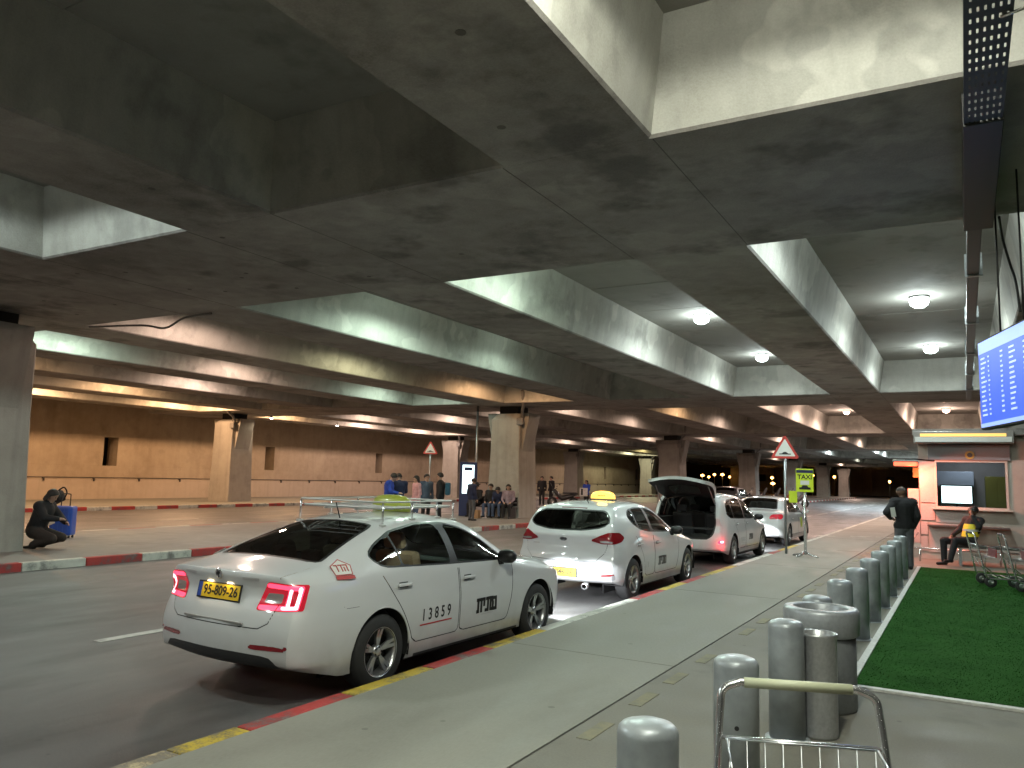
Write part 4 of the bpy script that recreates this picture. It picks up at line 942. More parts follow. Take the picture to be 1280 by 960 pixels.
def base_car(S, name, label, loc, rz, feats, interior=True, seatmat=DSEAT, paint=None):
    """everything the taxis share; returns (empty, shell). local y=0 is the rear bumper"""
    e = empty(name, loc, rz); tag(e, label, 'taxi' if 'taxi' in name else 'car')
    paint = paint or PAINT
    sh = Shell(S); r = S['wheel_r']; wd = S['w_max']
    for ya in S['axles']:                                  # wheel arches
        sh.clip(('side', 'rear', 'front'), lambda A, ya=ya: np.where(np.abs(A[:, 0]) > .4, np.hypot(A[:, 1]-ya, A[:, 2]-r-.01)-(r+.05), 1.0), None)
        for sgn in (-1, 1):
            R = r+.052; pr = []
            for xx in (wd-.012, .52):
                pr.append([(sgn*xx, ya+R*math.cos(a), r+.01+R*math.sin(a)) for a in np.linspace(-.25, math.pi+.25, 22)])
            MB().ring(pr, close=False, caps=(False, False)).build('wheel_liner', DARKW, e)
            MB().box((min(sgn*.50, sgn*.53), ya-R, .12), (max(sgn*.50, sgn*.53), ya+R, r+R)).build('inner_arch', DARKW, e)
            # a rolled lip round the arch
            MB().tube([(sgn*(float(sh_x(sh, ya+(r+.05)*math.cos(a), r+.01+(r+.05)*math.sin(a)))-.006), ya+(r+.05)*math.cos(a), r+.01+(r+.05)*math.sin(a)) for a in np.linspace(.02, math.pi-.02, 24)], .008, 6).build('arch_lip', paint, e)
            car_wheel(e, sgn*(wd-.125), ya, r, sgn, S.get('spokes', 5))
    L_ = S['L']
    MB().box((-.60, .62, .24), (.60, L_-.5, .40)).build('underbody', DARKW, e)
    MB().box((-.80, S['axles'][0]+r+.08, .17), (.80, S['axles'][1]-r-.08, .33)).build('floor_pan', DARKW, e)
    feats(sh, e, paint)
    sh.part('side', 'body', paint, e); b = [o for o in e.children if o.name.startswith('body')][0]
    for tg, nm in (('top', 'roof_and_bonnet'), ('glassband', 'pillars'), ('rear', 'tail_panel'), ('front', 'nose_panel')): sh.part(tg, nm, paint, b)
    sh.part('seam', 'panel_gaps', SEAM, b, off=-.004); sh.part('trim', 'black_trim', TRIM, e, off=.0); g_ = [o for o in b.children if o.name.startswith('panel_gaps')]
    for o in g_: o['kind'] = 'stuff'
    for nm, lo, hi, ss in (('lower_bumper', -1, S['axles'][0], (0,)), ('side_skirt', S['axles'][0], S['axles'][1], (1, -1)), ('front_grille', S['axles'][1], 9, (0,))):
        for s_ in ss: sh.part('plastic', nm, PLAST, e, side=s_, yr=(lo, hi))
    if interior:
        for (x, y, z) in S['seats']: seat(e, x, y, z, seatmat)
        d = S['dash']; MB().box((-.68, d, .60), (.68, d+.35, .92), .06).build('dashboard', DSEAT, e)
        m = MB(); m.tube([(-.36+.18*math.cos(a), d-.10+.05*math.sin(a), .86+.17*math.sin(a)) for a in np.linspace(0, 2*math.pi, 20)], .014, 6); m.build('steering_wheel', DSEAT, e)
        MB().box((-.72, S['axles'][0]-.25, .34), (.72, d+.3, .40)).build('cabin_floor', DSEAT, e)
        MB().box((-.70, .30, .78), (.70, S['parcel'], .82)).build('parcel_shelf', DSEAT, e)
        for sgn in (-1, 1): MB().box((min(sgn*.70, sgn*.73), S['parcel']-.1, .35), (max(sgn*.70, sgn*.73), d+.2, .84)).build('door_card', DSEAT, e)
    return e, sh
def sh_x(sh, y, z):
    p, n = sh.hit((5, y, z), (-1, 0, 0)); return p.x if p else .85
def plate(e, sh, z, txt, w_=.50, h=.115):
    M = sh.frame((0, -5, z), (0, 1, 0)); M = M @ Matrix.Translation((0, 0, .006))
    p = MB().box((-w_/2-.012, -h/2-.012, 0), (w_/2+.012, h/2+.012, .010), .003, M).build('plate_holder', BLACK, e)
    MB().box((-w_/2, -h/2, .0102), (w_/2, h/2, .013), 0, M).build('number_plate', PLATE, p)
    MB().box((-w_/2, -h/2, .0132), (-w_/2+.045, h/2, .0145), 0, M).build('blue_band', pbr('plate blue', (.02, .06, .30), .4), p)
    text_mesh(txt, .108, M @ Matrix.Translation((.025, 0, .0148)), p, PLATETXT, 'plate_number', bold=.0022, depth=.0006, sx=.92)
    return M
def door_cut(sh, e, paint, poly, name, sides=(1, -1), w_=.0045):
    rp = rounded(poly, .06)
    for s_ in sides:
        sh.clip(('side',), lambda A: sdf_poly(SIDE(A), rp), 'tmp', side=s_)
        sh.clip(('tmp',), lambda A: sdf_poly(SIDE(A), rp)+2*w_, name, side=s_)
        for i in range(len(sh.tag)):
            if sh.tag[i] == 'tmp': sh.tag[i] = 'seam'
        o = sh.part(name, 'door', paint, e, side=s_)
        sh.tag = [('done' if (g == name) else g) for g in sh.tag]
        if o: yield s_, o
def pane_cut(sh, e, tags, poly, fn, name, mat, trim=.022, split=True, off=-.004):
    rp = rounded(poly, .03)
    sh.clip(tags, lambda A: sdf_poly(fn(A), rp), 'trim')
    sh.clip(('trim',), lambda A: sdf_poly(fn(A), rp)+trim, name+'_t')
    out = []
    for s_ in ((1, -1) if split else (0,)): out.append(sh.part(name+'_t', name, mat, e, side=s_, off=off))
    sh.tag = [('done' if g == name+'_t' else g) for g in sh.tag]
    return out
def handle(sh, door, y, z, s_, mat):
    M = sh.frame((5*s_, y, z), (-s_, 0, 0)); MB().box((-.095, -.016, .012), (.095, .016, .034), .012, M).build('handle', mat, door)
    MB().box((-.06, -.024, -.002), (.06, .024, .003), .002, M).build('handle_recess', SEAM, door)
# ------------------------------------------------------------------ the four taxis
def ysamp(L_, a=.16, b=.14): return sorted(set([round(v, 3) for v in list(a+np.array([0, .02, .05, .09, .14, .2, .27, .35, .43]))+list(np.arange(a+.5, L_-b-.35, .075))+list(L_-b-np.array([.3, .24, .18, .13, .09, .055, .025, 0]))]))
ROWS = dict(rows=[.80, .66, .52, .34, .20], xmul=[.985, 1.0, .996, .982, .945], rear_dy=[0, 0, 0, 0, .035, -.02, -.045, -.03, .06], front_dy=[0, 0, 0, 0, 0, -.03, -.06, -.05, .02], bulge=(.11, .16), tuck=(.10, .03))
OCT = dict(ROWS, L=4.66, ys=ysamp(4.66), wheel_r=.318, w_max=.905, axles=(1.09, 3.77), dash=2.78, parcel=1.15, seats=[(.37, 2.0, .40), (-.37, 2.0, .40), (.37, 1.28, .27), (-.37, 1.28, .27), (0, 1.28, .25)],
  zt=[(.16, 1.03), (.22, 1.045), (.40, 1.08), (.52, 1.105), (.8, 1.215), (1.1, 1.32), (1.45, 1.41), (1.8, 1.45), (2.15, 1.462), (2.45, 1.44), (2.7, 1.375), (2.95, 1.25), (3.2, 1.11), (3.42, 1.01), (3.6, .975), (4.1, .915), (4.4, .82), (4.52, .74)],
  zb=[(.16, .93), (.5, .955), (1.2, .96), (2., .945), (3.2, .92), (3.6, .90), (4.1, .83), (4.4, .755), (4.52, .70)],
  wb=[(.16, .74), (.25, .795), (.45, .835), (1., .86), (2, .868), (3, .862), (3.6, .835), (4.1, .78), (4.4, .69), (4.52, .60)],
  w=[(.16, .78), (.22, .835), (.32, .872), (.6, .897), (1.1, .905), (3.8, .905), (4.1, .885), (4.35, .82), (4.52, .70)],
  wr=[(.16, .66), (.4, .68), (.6, .66), (1., .60), (1.45, .565), (2, .575), (2.4, .58), (2.7, .60), (3.25, .675), (3.5, .705), (4.1, .66), (4.4, .58), (4.52, .50)],
  drop=[(.16, .02), (.5, .03), (1.45, .05), (2.2, .055), (2.9, .05), (3.5, .035), (4.0, .03), (4.52, .03)])
def retag(sh, a, b): sh.tag = [b if g == a else g for g in sh.tag]
def dlo_cut(sh, e, dlo, cuts, mat=CGLASS, lean=0.12):
    """side glass: black surround, then one pane per span between pillars"""
    rp = rounded(dlo, .05)
    sh.clip(('glassband', 'side'), lambda A: sdf_poly(SIDE(A), rp), 'trim', org=('glassband', 'side'))
    for k, (a, b) in enumerate(cuts):
        f = lambda A: np.maximum(sdf_poly(SIDE(A), rp)+.016, np.maximum(a-(A[:, 1]+lean*(A[:, 2]-1.1)), (A[:, 1]+lean*(A[:, 2]-1.1))-b))
        sh.clip(('trim',), lambda A: np.where(np.abs(A[:, 0]) > .3, f(A), 1.), 'pane%d' % k, org=('glassband', 'side'))
        for s_ in (1, -1): sh.part('pane%d' % k, 'side_window', mat, e, side=s_, off=-.003)
        retag(sh, 'pane%d' % k, 'done')
def headlamps(e, L_, zc, x, energy):
    for s_ in (-1, 1):
        d = bpy.data.lights.new('headlamp_light', 'SPOT'); d.energy = energy; d.color = (.92, .96, 1.0); d.spot_size = math.radians(60); d.spot_blend = .10; d.shadow_soft_size = .05
        o = link('headlamp_light', d, e, (s_*x, L_+.06, zc)); o.rotation_euler = (math.radians(90-30.2), 0, s_*math.radians(11)); o.scale = (.82, 1, 1)
def octavia_feats(sh, e, paint):
    dlo_cut(sh, e, [(.985, 1.14), (1.12, 1.22), (1.40, 1.325), (1.80, 1.385), (2.2, 1.38), (2.5, 1.315), (2.78, 1.19), (3.05, 1.02), (3.13, .955), (2.06, .985), (1.16, 1.02), (1.05, 1.06)], ((.9, 1.36), (1.385, 2.10), (2.21, 3.5)))
    pane_cut(sh, e, ('top',), [(-1, .53), (.585, .53), (.625, .58), (.50, 1.30), (.45, 1.38), (-1, 1.40)], PLAN, 'rear_window', DGLASS, trim=.03, split=False)
    pane_cut(sh, e, ('top',), [(-1, 2.72), (.50, 2.72), (.545, 2.77), (.615, 3.28), (.60, 3.36), (-1, 3.40)], PLAN, 'windscreen', CGLASS, trim=.03, split=False)
    doors = {}
    for s_, o in door_cut(sh, e, paint, [(1.04, 1.05), (1.10, .95), (1.22, .79), (1.38, .58), (1.47, .42), (1.50, .33), (2.21, .33), (2.21, 1.05)], 'doorR'): handle(sh, o, 1.36, .86, s_, paint); doors['r', s_] = o
    for s_, o in door_cut(sh, e, paint, [(2.222, 1.05), (2.222, .33), (3.10, .33), (3.18, .55), (3.24, 1.05)], 'doorF'): handle(sh, o, 2.36, .84, s_, paint); doors['f', s_] = o
    # fuel flap, bonnet, tailgate and bumper gaps
    sq = rounded([(.60, .74), (.82, .74), (.82, .90), (.60, .90)], .04)
    sh.refine(lambda A: np.where(A[:, 0] > 0, np.abs(sdf_poly(SIDE(A), sq))-.03, 1), 2)
    sh.clip(('side', 'glassband'), lambda A: np.abs(sdf_poly(SIDE(A), sq))-.0025, 'seam', side=1)
    for ln in ([(0, .615), (.50, .615), (.585, .66), (.64, .80)],): sh.refine(lambda A: sdf_line(BACK(A), ln, .035)+np.where(A[:, 1] < .45, 0, 9), 3)
    sh.refine(lambda A: sdf_line(PLAN(A), [(.62, -.1), (.655, .25), (.65, .50)], .03)+np.where(A[:, 2] > .96, 0, 9), 3)
    sh.clip(('side', 'rear'), lambda A: sdf_line(BACK(A), [(0, .615), (.50, .615), (.585, .66), (.64, .80)], .004)+np.where(A[:, 1] < .45, 0, 9), 'seam')
    sh.clip(('top', 'rear', 'glassband'), lambda A: sdf_line(PLAN(A), [(.62, -.1), (.655, .25), (.65, .50)], .003)+np.where(A[:, 2] > .98, 0, 9), 'seam')
    # tail lamps: lens, lit C shape, clear middle
    lens = rounded([(.385, .75), (.475, .975), (.80, .955), (.765, .76)], .02)
    sh.refine(lambda A: np.where(A[:, 1] < .7, sdf_poly(DIAG(A), lens)-.03, 1), 2)
    sh.clip(('side', 'rear', 'glassband', 'top'), lambda A: np.where(A[:, 1] < .7, sdf_poly(DIAG(A), lens), 1), 'lens')
    for pts in ([(.485, .945), (.745, .93), (.71, .78), (.42, .775)], [(.665, .925), (.635, .785)]):
        sh.clip(('lens',), lambda A: sdf_line(DIAG(A), pts, .0175), 'lit')
    for pts, ww in (([(.735, .925), (.705, .785)], .016), ([(.665, .915), (.64, .79)], .013), ([(.70, .782), (.60, .778)], .012)): sh.clip(('lit',), lambda A: sdf_line(DIAG(A), pts, ww), 'core')
    cl = rounded([(.45, .81), (.48, .885), (.61, .885), (.59, .81)], .015)
    sh.clip(('lens',), lambda A: sdf_poly(DIAG(A), cl), 'clr')
    for s_ in (1, -1):
        o = sh.part('lens', 'tail_lamp', REDDIM, e, side=s_, off=.004)
        for t_, n_, m_ in (('lit', 'light_strip', REDG), ('core', 'light_bar', PINKG), ('clr', 'reversing_lamp', CLEAR)): sh.part(t_, n_, m_, o, side=s_, off=.004)
    for t_ in ('lens', 'lit', 'core', 'clr'): retag(sh, t_, 'done')
    sh.clip(('side', 'rear'), lambda A: np.where(A[:, 1] < .6, sdf_poly(DIAG(A), rounded([(.33, .455), (.34, .49), (.665, .50), (.65, .46)], .012)), 1), 'refl')
    for s_ in (1, -1): sh.part('refl', 'reflector', REDL, e, side=s_, off=.003)
    retag(sh, 'refl', 'done')
    sh.clip(('rear', 'side'), lambda A: np.where(A[:, 1] < .5, sdf_poly(BACK(A), rounded([(-1, .1), (.80, .1), (.74, .28), (.62, .41), (.30, .42), (-1, .42)], .05)), 1), 'plastic')
    sh.clip(('side',), lambda A: np.where((A[:, 1] > 1.5) & (A[:, 1] < 3.4), A[:, 2]-.225, 1), 'plastic')
    sh.clip(('side', 'front'), lambda A: np.where(A[:, 1] > 4.0, sdf_poly(BACK(A), rounded([(.40, .62), (.85, .63), (.85, .74), (.45, .73)], .03)), 1), 'hl')
    for s_ in (1, -1): sh.part('hl', 'headlamp', CLEAR, e, side=s_)
    retag(sh, 'hl', 'done')
    sh.clip(('front',), lambda A: sdf_poly(BACK(A), rounded([(-1, .50), (.36, .50), (.42, .70), (-1, .72)], .03)), 'plastic')
    M = plate(e, sh, .855, '95-809-26')
    d = bpy.data.lights.new('plate_light', 'AREA'); d.energy = .35; d.size = .1; d.color = (1, .75, .45)
    for s_ in (-1, 1):
        o = link('plate_light', d, e, tuple(M @ Vector((s_*.12, .075, .03)))); o.rotation_euler = (math.radians(-15), 0, 0)
        MB().box((s_*.12-.03, .066, .004), (s_*.12+.03, .078, .02), .003, M).build('plate_lamp', glow('plate lamp', (1, .8, .5), 3), e)
    M = sh.frame((0, -5, 1.0), (0, 1, 0)); em = MB().lathe([(.001, .006), (.036, .006), (.044, .003), (.044, 0)], n=28).build('badge', CHROME, e); em.data.transform(M)
    MB().prism([(-.026, -.012), (-.005, -.012), (-.005, -.03), (.005, -.03), (.005, -.008), (.028, .012), (.012, .012), (.02, .026), (.0, .018), (-.01, .028), (-.014, .014), (-.03, .012)], .002, M @ Matrix.Translation((0, 0, .0065))).build('badge_symbol', BLACK, em)
    for x in (.36, -.40):
        M = sh.frame((x, -5, .985), (0, 1, 0)); MB().box((-.085, -.011, .001), (.085, .011, .004), .001, M).build('badge_lettering', pbr('badge grey', (.45, .45, .46), .3, .2), e)
    MB().box((-.36, .012, .635), (.36, .03, .65), .004).build('bumper_strip', pbr('bumper strip grey', (.30, .30, .29), .4, .3), e)
    # signwriting on the doors and the rear wing
    for s_ in (1, -1):
        M = sh.frame((5*s_, 1.98, .47), (-s_, 0, 0)) @ Matrix.Translation((0, 0, .002))
        for k, ch in enumerate('13859' if s_ > 0 else '13859'):
            yk = 1.645+k*.098 if s_ > 0 else 2.04-k*.098
            Mk = sh.frame((5*s_, yk, .555), (-s_, 0, 0)) @ Matrix.Translation((0, 0, .0015)); text_mesh(ch, .150, Mk, doors['r', s_], PLATETXT, 'door_number', bold=.002, depth=.0006, sx=.8)
        Mk = sh.frame((5*s_, 1.84, .472), (-s_, 0, 0)) @ Matrix.Translation((0, 0, .001)); MB().box((-.245, -.006, 0), (.245, .006, .002), 0, Mk).build('red_underline', pbr('print red', (.45, .03, .03), .5), doors['r', s_])
        Mk = sh.frame((5*s_, 2.70, .535), (-s_, 0, 0)) @ Matrix.Translation((0, 0, .0015)); hebrew('mvnyt', Mk @ Matrix.Shear('XZ', 4, (.0, .0)) , doors['f', s_], PLATETXT, .115, .033, 'taxi_lettering')
        MB().box((-.1, -.012, 0), (.12, -.002, .001), 0, Mk @ Matrix.Translation((0, -.085, 0))).build('small_print', pbr('print grey', (.42, .42, .42), .5), doors['f', s_])
        Mk = sh.frame((5*s_, .66, 1.045), (-s_, 0, 0)) @ Matrix.Translation((0, 0, .003))
        pts = [(-.085, -.06), (-.10, .035), (0, .10), (.10, .035), (.085, -.06)]; pr = pbr('sticker red', (.45, .05, .05), .5)
        st = MB().prism(pts, .0015, Mk).build('sticker', SIGNW, e)
        strokes([(pts[i], pts[(i+1) % 5]) for i in range(5)], .008, Mk @ Matrix.Translation((0, 0, .0016)), st, 'sticker_border', pr, .001)
        hebrew('hdr', Mk @ Matrix.Translation((0, .01, .0016)), st, pr, .06, .010, 'sticker_lettering')
        MB().box((-.09, -.105, 0), (.10, -.068, .002), .001, Mk).build('sticker_band', pr, st)
        mirror(e, (s_*.85, 2.99, 1.005), s_, TRIM)
    # roof rack and roof light
    RK = pbr('rack white enamel', (.48, .48, .46), .4, .3)
    rk = empty('roof_rack'); rk.parent = e; x0, ya, yb, z0 = .53, 1.40, 2.55, 1.515
    for zz, ins in ((z0, 0), (z0+.055, -.02)):
        c = x0-ins; loop = rounded([(-c, ya-(-ins)), (c, ya-(-ins)), (c, yb), (-c, yb)], .10, 4)
        MB().tube([(x, y, zz+.012*math.cos((y-ya)/(yb-ya)*6.28)) for x, y in loop+loop[:1]], .009, 8).build('rack_loop', RK, rk)
    for k in range(9): y = ya+.06+k*(yb-ya-.12)/8; MB().tube([(-x0, y, z0), (x0, y, z0)], .0065, 6).build('slat', RK, rk)
    for x in (-.2, .2): MB().tube([(x, ya, z0-.012), (x, yb, z0-.012)], .008, 6).build('runner', RK, rk)
    for s_ in (-1, 1):
        for y in (ya+.02, ya+.45, ya+.85, yb-.02):
            zt_ = sh.hit((s_*.53, y, 5), (0, 0, -1))[0].z
            MB().tube([(s_*.545, y, z0+.055), (s_*.545, y, z0-.03), (s_*.55, y, zt_-.01)], .010, 8).build('rack_foot', CHROME, rk)
            MB().box((s_*.55-.02, y-.03, zt_-.012), (s_*.55+.02, y+.03, zt_+.012), .004).build('clamp', RK, rk)
    zt_ = 1.46; RY = pbr('unlit roof light', (.33, .38, .05), .4, coat=.4)
    MB().ring([[(a*math.cos(t)*1, 2.18+b*math.sin(t), z) for t in np.linspace(0, 2*math.pi, 24, endpoint=False)] for a, b, z in ((.25, .10, zt_), (.25, .10, zt_+.07), (.235, .09, zt_+.12), (.19, .065, zt_+.155), (.08, .03, zt_+.17))]).build('roof_light', RY, e)
    MB().tube([(0, 1.42, 1.41), (0, 1.36, 1.56)], .006, 6).build('aerial', BLACK, e)
    headlamps(e, 4.66, .66, .60, 480)
RZ1 = math.radians(-2.2)
oct_e, oct_s = base_car(OCT, 'white_taxi', 'white taxi saloon with a roof rack and lit red tail lamps, nearest on the rank', (-5.36, 4.50, ROADZ), RZ1, octavia_feats, seatmat=BEIGE)
# ---- white hatchback
KIA = dict(ROWS, L=4.31, ys=ysamp(4.31), wheel_r=.32, w_max=.89, axles=(.80, 3.45), dash=2.75, parcel=.9, seats=[(.36, 1.95, .38), (-.36, 1.95, .38), (.36, 1.1, .38), (-.36, 1.1, .38)],
  zt=[(.16, .99), (.24, 1.12), (.34, 1.27), (.44, 1.38), (.52, 1.43), (.7, 1.462), (1.1, 1.50), (1.6, 1.505), (2.0, 1.465), (2.3, 1.38), (2.6, 1.24), (3.0, 1.06), (3.2, 1.0), (3.6, .93), (3.95, .83), (4.17, .72)],
  wr=[(.16, .70), (.34, .67), (.52, .61), (1., .58), (1.6, .58), (2.1, .585), (2.4, .61), (3.05, .68), (3.3, .70), (3.7, .66), (3.95, .58), (4.17, .5)],
  zb=[(.16, .93), (.6, .97), (1.2, .965), (2.4, .93), (3.1, .90), (3.6, .83), (3.95, .75), (4.17, .70)],
  wb=[(.16, .755), (.3, .80), (.6, .835), (1.2, .85), (2.4, .85), (3.1, .83), (3.6, .775), (3.95, .68), (4.17, .6)],
  w=[(.16, .80), (.24, .845), (.4, .875), (.8, .89), (3.4, .89), (3.7, .875), (3.95, .80), (4.17, .70)],
  drop=[(.16, .02), (.5, .04), (1.2, .05), (2.2, .055), (2.7, .05), (3.2, .035), (4.17, .03)])
def roof_lamp(e, y, z, col, strength, energy, name='roof_light'):
    g = glow('roof light %d%d%d' % tuple(int(9*c) for c in col), col, strength)
    MB().box((-.22, y-.07, z-.02), (.22, y+.07, z+.015), .01).build('roof_light_base', PLAST, e)
    o = MB().ring([[(a*math.cos(t), y+b*math.sin(t), zz) for t in np.linspace(0, 2*math.pi, 24, endpoint=False)] for a, b, zz in ((.23, .075, z+.015), (.225, .07, z+.07), (.19, .055, z+.115), (.12, .04, z+.14), (.04, .015, z+.148))]).build(name, g, e)
    d = bpy.data.lights.new('roof_light_glow', 'POINT'); d.energy = energy; d.color = col; d.shadow_soft_size = .1; link('roof_light_glow', d, e, (0, y-.03, z+.24))
    return o
def kia_feats(sh, e, paint):
    dlo_cut(sh, e, [(.80, 1.26), (.88, 1.34), (1.0, 1.385), (1.3, 1.41), (1.7, 1.405), (2.05, 1.345), (2.42, 1.18), (2.74, .975), (2.3, .98), (1.5, 1.015), (1.15, 1.065), (.93, 1.15)], ((.7, 1.08), (1.12, 1.60), (1.70, 3.0)))
    pane_cut(sh, e, ('top', 'glassband'), [(-1, 1.05), (.30, 1.06), (.58, 1.105), (.675, 1.17), (.68, 1.24), (.60, 1.33), (.54, 1.37), (-1, 1.385)], lambda A: np.where((A[:, 1] < .62)[:, None], BACK(A), 9.), 'rear_window', DGLASS, trim=.02, split=False)
    pane_cut(sh, e, ('top',), [(-1, 2.42), (.52, 2.42), (.56, 2.48), (.63, 3.0), (.61, 3.08), (-1, 3.12)], PLAN, 'windscreen', CGLASS, trim=.03, split=False)
    doors = {}
    for s_, o in door_cut(sh, e, paint, [(.90, 1.02), (.98, .92), (1.10, .74), (1.22, .55), (1.26, .33), (1.68, .33), (1.68, 1.02)], 'doorR'): handle(sh, o, 1.02, .84, s_, paint); doors['r', s_] = o
    for s_, o in door_cut(sh, e, paint, [(1.692, 1.02), (1.692, .33), (2.78, .33), (2.88, .55), (2.92, 1.02)], 'doorF'): handle(sh, o, 1.84, .83, s_, paint); doors['f', s_] = o
    lens = rounded([(.385, .925), (.50, .99), (.66, 1.05), (.85, 1.045), (.95, .97), (.88, .91), (.74, .88), (.56, .875)], .03)
    sh.refine(lambda A: np.where(A[:, 1] < .8, sdf_poly(DIAG(A), lens)-.03, 1), 1)
    sh.clip(('side', 'rear', 'glassband', 'top'), lambda A: np.where(A[:, 1] < .8, sdf_poly(DIAG(A), lens), 1), 'lens')
    sh.clip(('lens',), lambda A: sdf_poly(DIAG(A), rounded([(.52, .895), (.53, .93), (.70, .92), (.70, .895)], .01)), 'clr')
    for s_ in (1, -1):
        o = sh.part('lens', 'tail_lamp', REDL, e, side=s_, off=.006); sh.part('clr', 'indicator', CLEAR, o, side=s_, off=.006)
    retag(sh, 'lens', 'done'); retag(sh, 'clr', 'done')
    sh.clip(('side', 'rear'), lambda A: np.where(A[:, 1] < .6, sdf_poly(DIAG(A), rounded([(.42, .33), (.50, .43), (.72, .45), (.74, .36)], .03)), 1), 'fog')
    sh.clip(('fog',), lambda A: sdf_poly(DIAG(A), rounded([(.50, .40), (.52, .445), (.72, .455), (.72, .42)], .01)), 'fogr')
    for s_ in (1, -1): o = sh.part('fog', 'fog_lamp_recess', pbr('grey recess', (.28, .28, .29), .4), e, side=s_); sh.part('fogr', 'reflector', REDL, o, side=s_, off=.003)
    retag(sh, 'fog', 'done'); retag(sh, 'fogr', 'done')
    sh.refine(lambda A: sdf_line(BACK(A), [(0, .60), (.54, .62), (.66, .74), (.70, .90)], .035)+np.where(A[:, 1] < .4, 0, 9), 3)
    sh.clip(('side', 'rear'), lambda A: sdf_line(BACK(A), [(0, .60), (.54, .62), (.66, .74), (.70, .90)], .004)+np.where(A[:, 1] < .4, 0, 9), 'seam')
    sh.clip(('rear',), lambda A: A[:, 2]-.245, 'plastic')
    for x, w_ in ((.40, .05),):
        for s_ in (1,): MB().lathe([(.035, 0), (.05, .0), (.05, .10), (.04, .10), (.038, .0)], n=20, axis='y', c=(x*s_, -.02, .255), caps=(False, False)).build('exhaust_pipe', CHROME, e)
    M = plate(e, sh, .44, '  046-26')
    M = sh.frame((0, -5, .93), (0, 1, 0)); em = MB().ring([[(.062*k*math.cos(t), .032*k*math.sin(t), z) for t in np.linspace(0, 2*math.pi, 24, endpoint=False)] for k, z in ((1, 0), (1, .006), (.86, .008), (.8, .004))]).build('badge', BLACK, e); em.data.transform(M)
    MB().tube([(.052*math.cos(t), .024*math.sin(t), .007) for t in np.linspace(0.6, 2*math.pi-.3, 20)], .004, 6).build('badge_ring', CHROME, em).data.transform(M)
    M = sh.frame((-.5, -5, .84), (0, 1, 0)); MB().box((-.06, -.009, .001), (.06, .009, .003), 0, M).build('badge_lettering', pbr('badge grey', (.45, .45, .46), .3, .2), e)
    for s_ in (1, -1):
        for k in range(5):
            yk = 1.05+k*.085 if s_ > 0 else 1.39-k*.085; Mk = sh.frame((5*s_, yk, .50), (-s_, 0, 0)) @ Matrix.Translation((0, 0, .0015)); text_mesh('10958'[k] if 0 else '1', .14, Mk, doors['r', s_], pbr('print grey', (.42, .42, .42), .5), 'door_number', depth=.0006, sx=.8)
        Mk = sh.frame((5*s_, 1.24, .41), (-s_, 0, 0)) @ Matrix.Translation((0, 0, .001)); MB().box((-.22, -.005, 0), (.22, .005, .002), 0, Mk).build('underline', pbr('print grey', (.42, .42, .42), .5), doors['r', s_])
        Mk = sh.frame((5*s_, 2.05, .53), (-s_, 0, 0)) @ Matrix.Translation((0, 0, .0015)); hebrew('mvnyt', Mk, doors['f', s_], pbr('print dark grey', (.10, .10, .10), .5), .115, .032, 'taxi_lettering')
        mirror(e, (s_*.85, 2.58, 1.0), s_, TRIM)
    zr = sh.hit((0, 1.55, 5), (0, 0, -1))[0].z; o = roof_lamp(e, 1.55, zr, (1.0, .60, .12), 1.5, 2.2)
    text_mesh('TAXI' if 0 else '*****', .07, Matrix.Translation((0, 1.476, zr+.055)) @ Matrix.Rotation(math.radians(90), 4, 'X'), o, pbr('print brown', (.30, .12, .01), .5), depth=.001)
    MB().tube([(.12, .72, 1.45), (.12, .60, 1.57)], .006, 6).build('aerial', BLACK, e); MB().box((-.22, .44, 1.385), (.22, .47, 1.40), .004).build('high_brake_lamp', REDL, e)
kia_e, kia_s = base_car(KIA, 'white_taxi', 'white hatchback taxi with a glowing amber roof light, second on the rank', (-5.40, 11.02, ROADZ), math.radians(-.6), kia_feats, seatmat=DSEAT)
# ---- white people carrier with the tailgate up
MPV = dict(ROWS, L=4.52, ys=ysamp(4.52), wheel_r=.325, w_max=.90, axles=(.92, 3.67), dash=2.95, parcel=.36, seats=[(.37, 2.15, .42), (-.37, 2.15, .42), (.4, 1.25, .42), (-.4, 1.25, .42)],
  zt=[(.16, 1.08), (.24, 1.28), (.32, 1.43), (.42, 1.545), (.55, 1.58), (1.2, 1.61), (1.8, 1.60), (2.3, 1.545), (2.7, 1.40), (3.1, 1.18), (3.35, 1.05), (3.7, .99), (4.1, .89), (4.38, .75)],
  wr=[(.16, .74), (.32, .69), (.5, .64), (1.2, .62), (2.0, .62), (2.4, .63), (3.1, .69), (3.4, .72), (3.8, .68), (4.1, .6), (4.38, .5)],
  zb=[(.16, .96), (.6, 1.0), (1.4, .99), (2.6, .95), (3.3, .92), (3.8, .85), (4.1, .78), (4.38, .70)],
  wb=[(.16, .78), (.3, .82), (.6, .85), (1.4, .865), (2.6, .86), (3.3, .84), (3.8, .79), (4.1, .70), (4.38, .6)],
  w=[(.16, .81), (.24, .855), (.4, .885), (.8, .90), (3.6, .90), (3.9, .885), (4.15, .82), (4.38, .70)],
  drop=[(.16, .02), (.5, .05), (1.2, .06), (2.3, .06), (2.8, .05), (3.4, .035), (4.38, .03)])
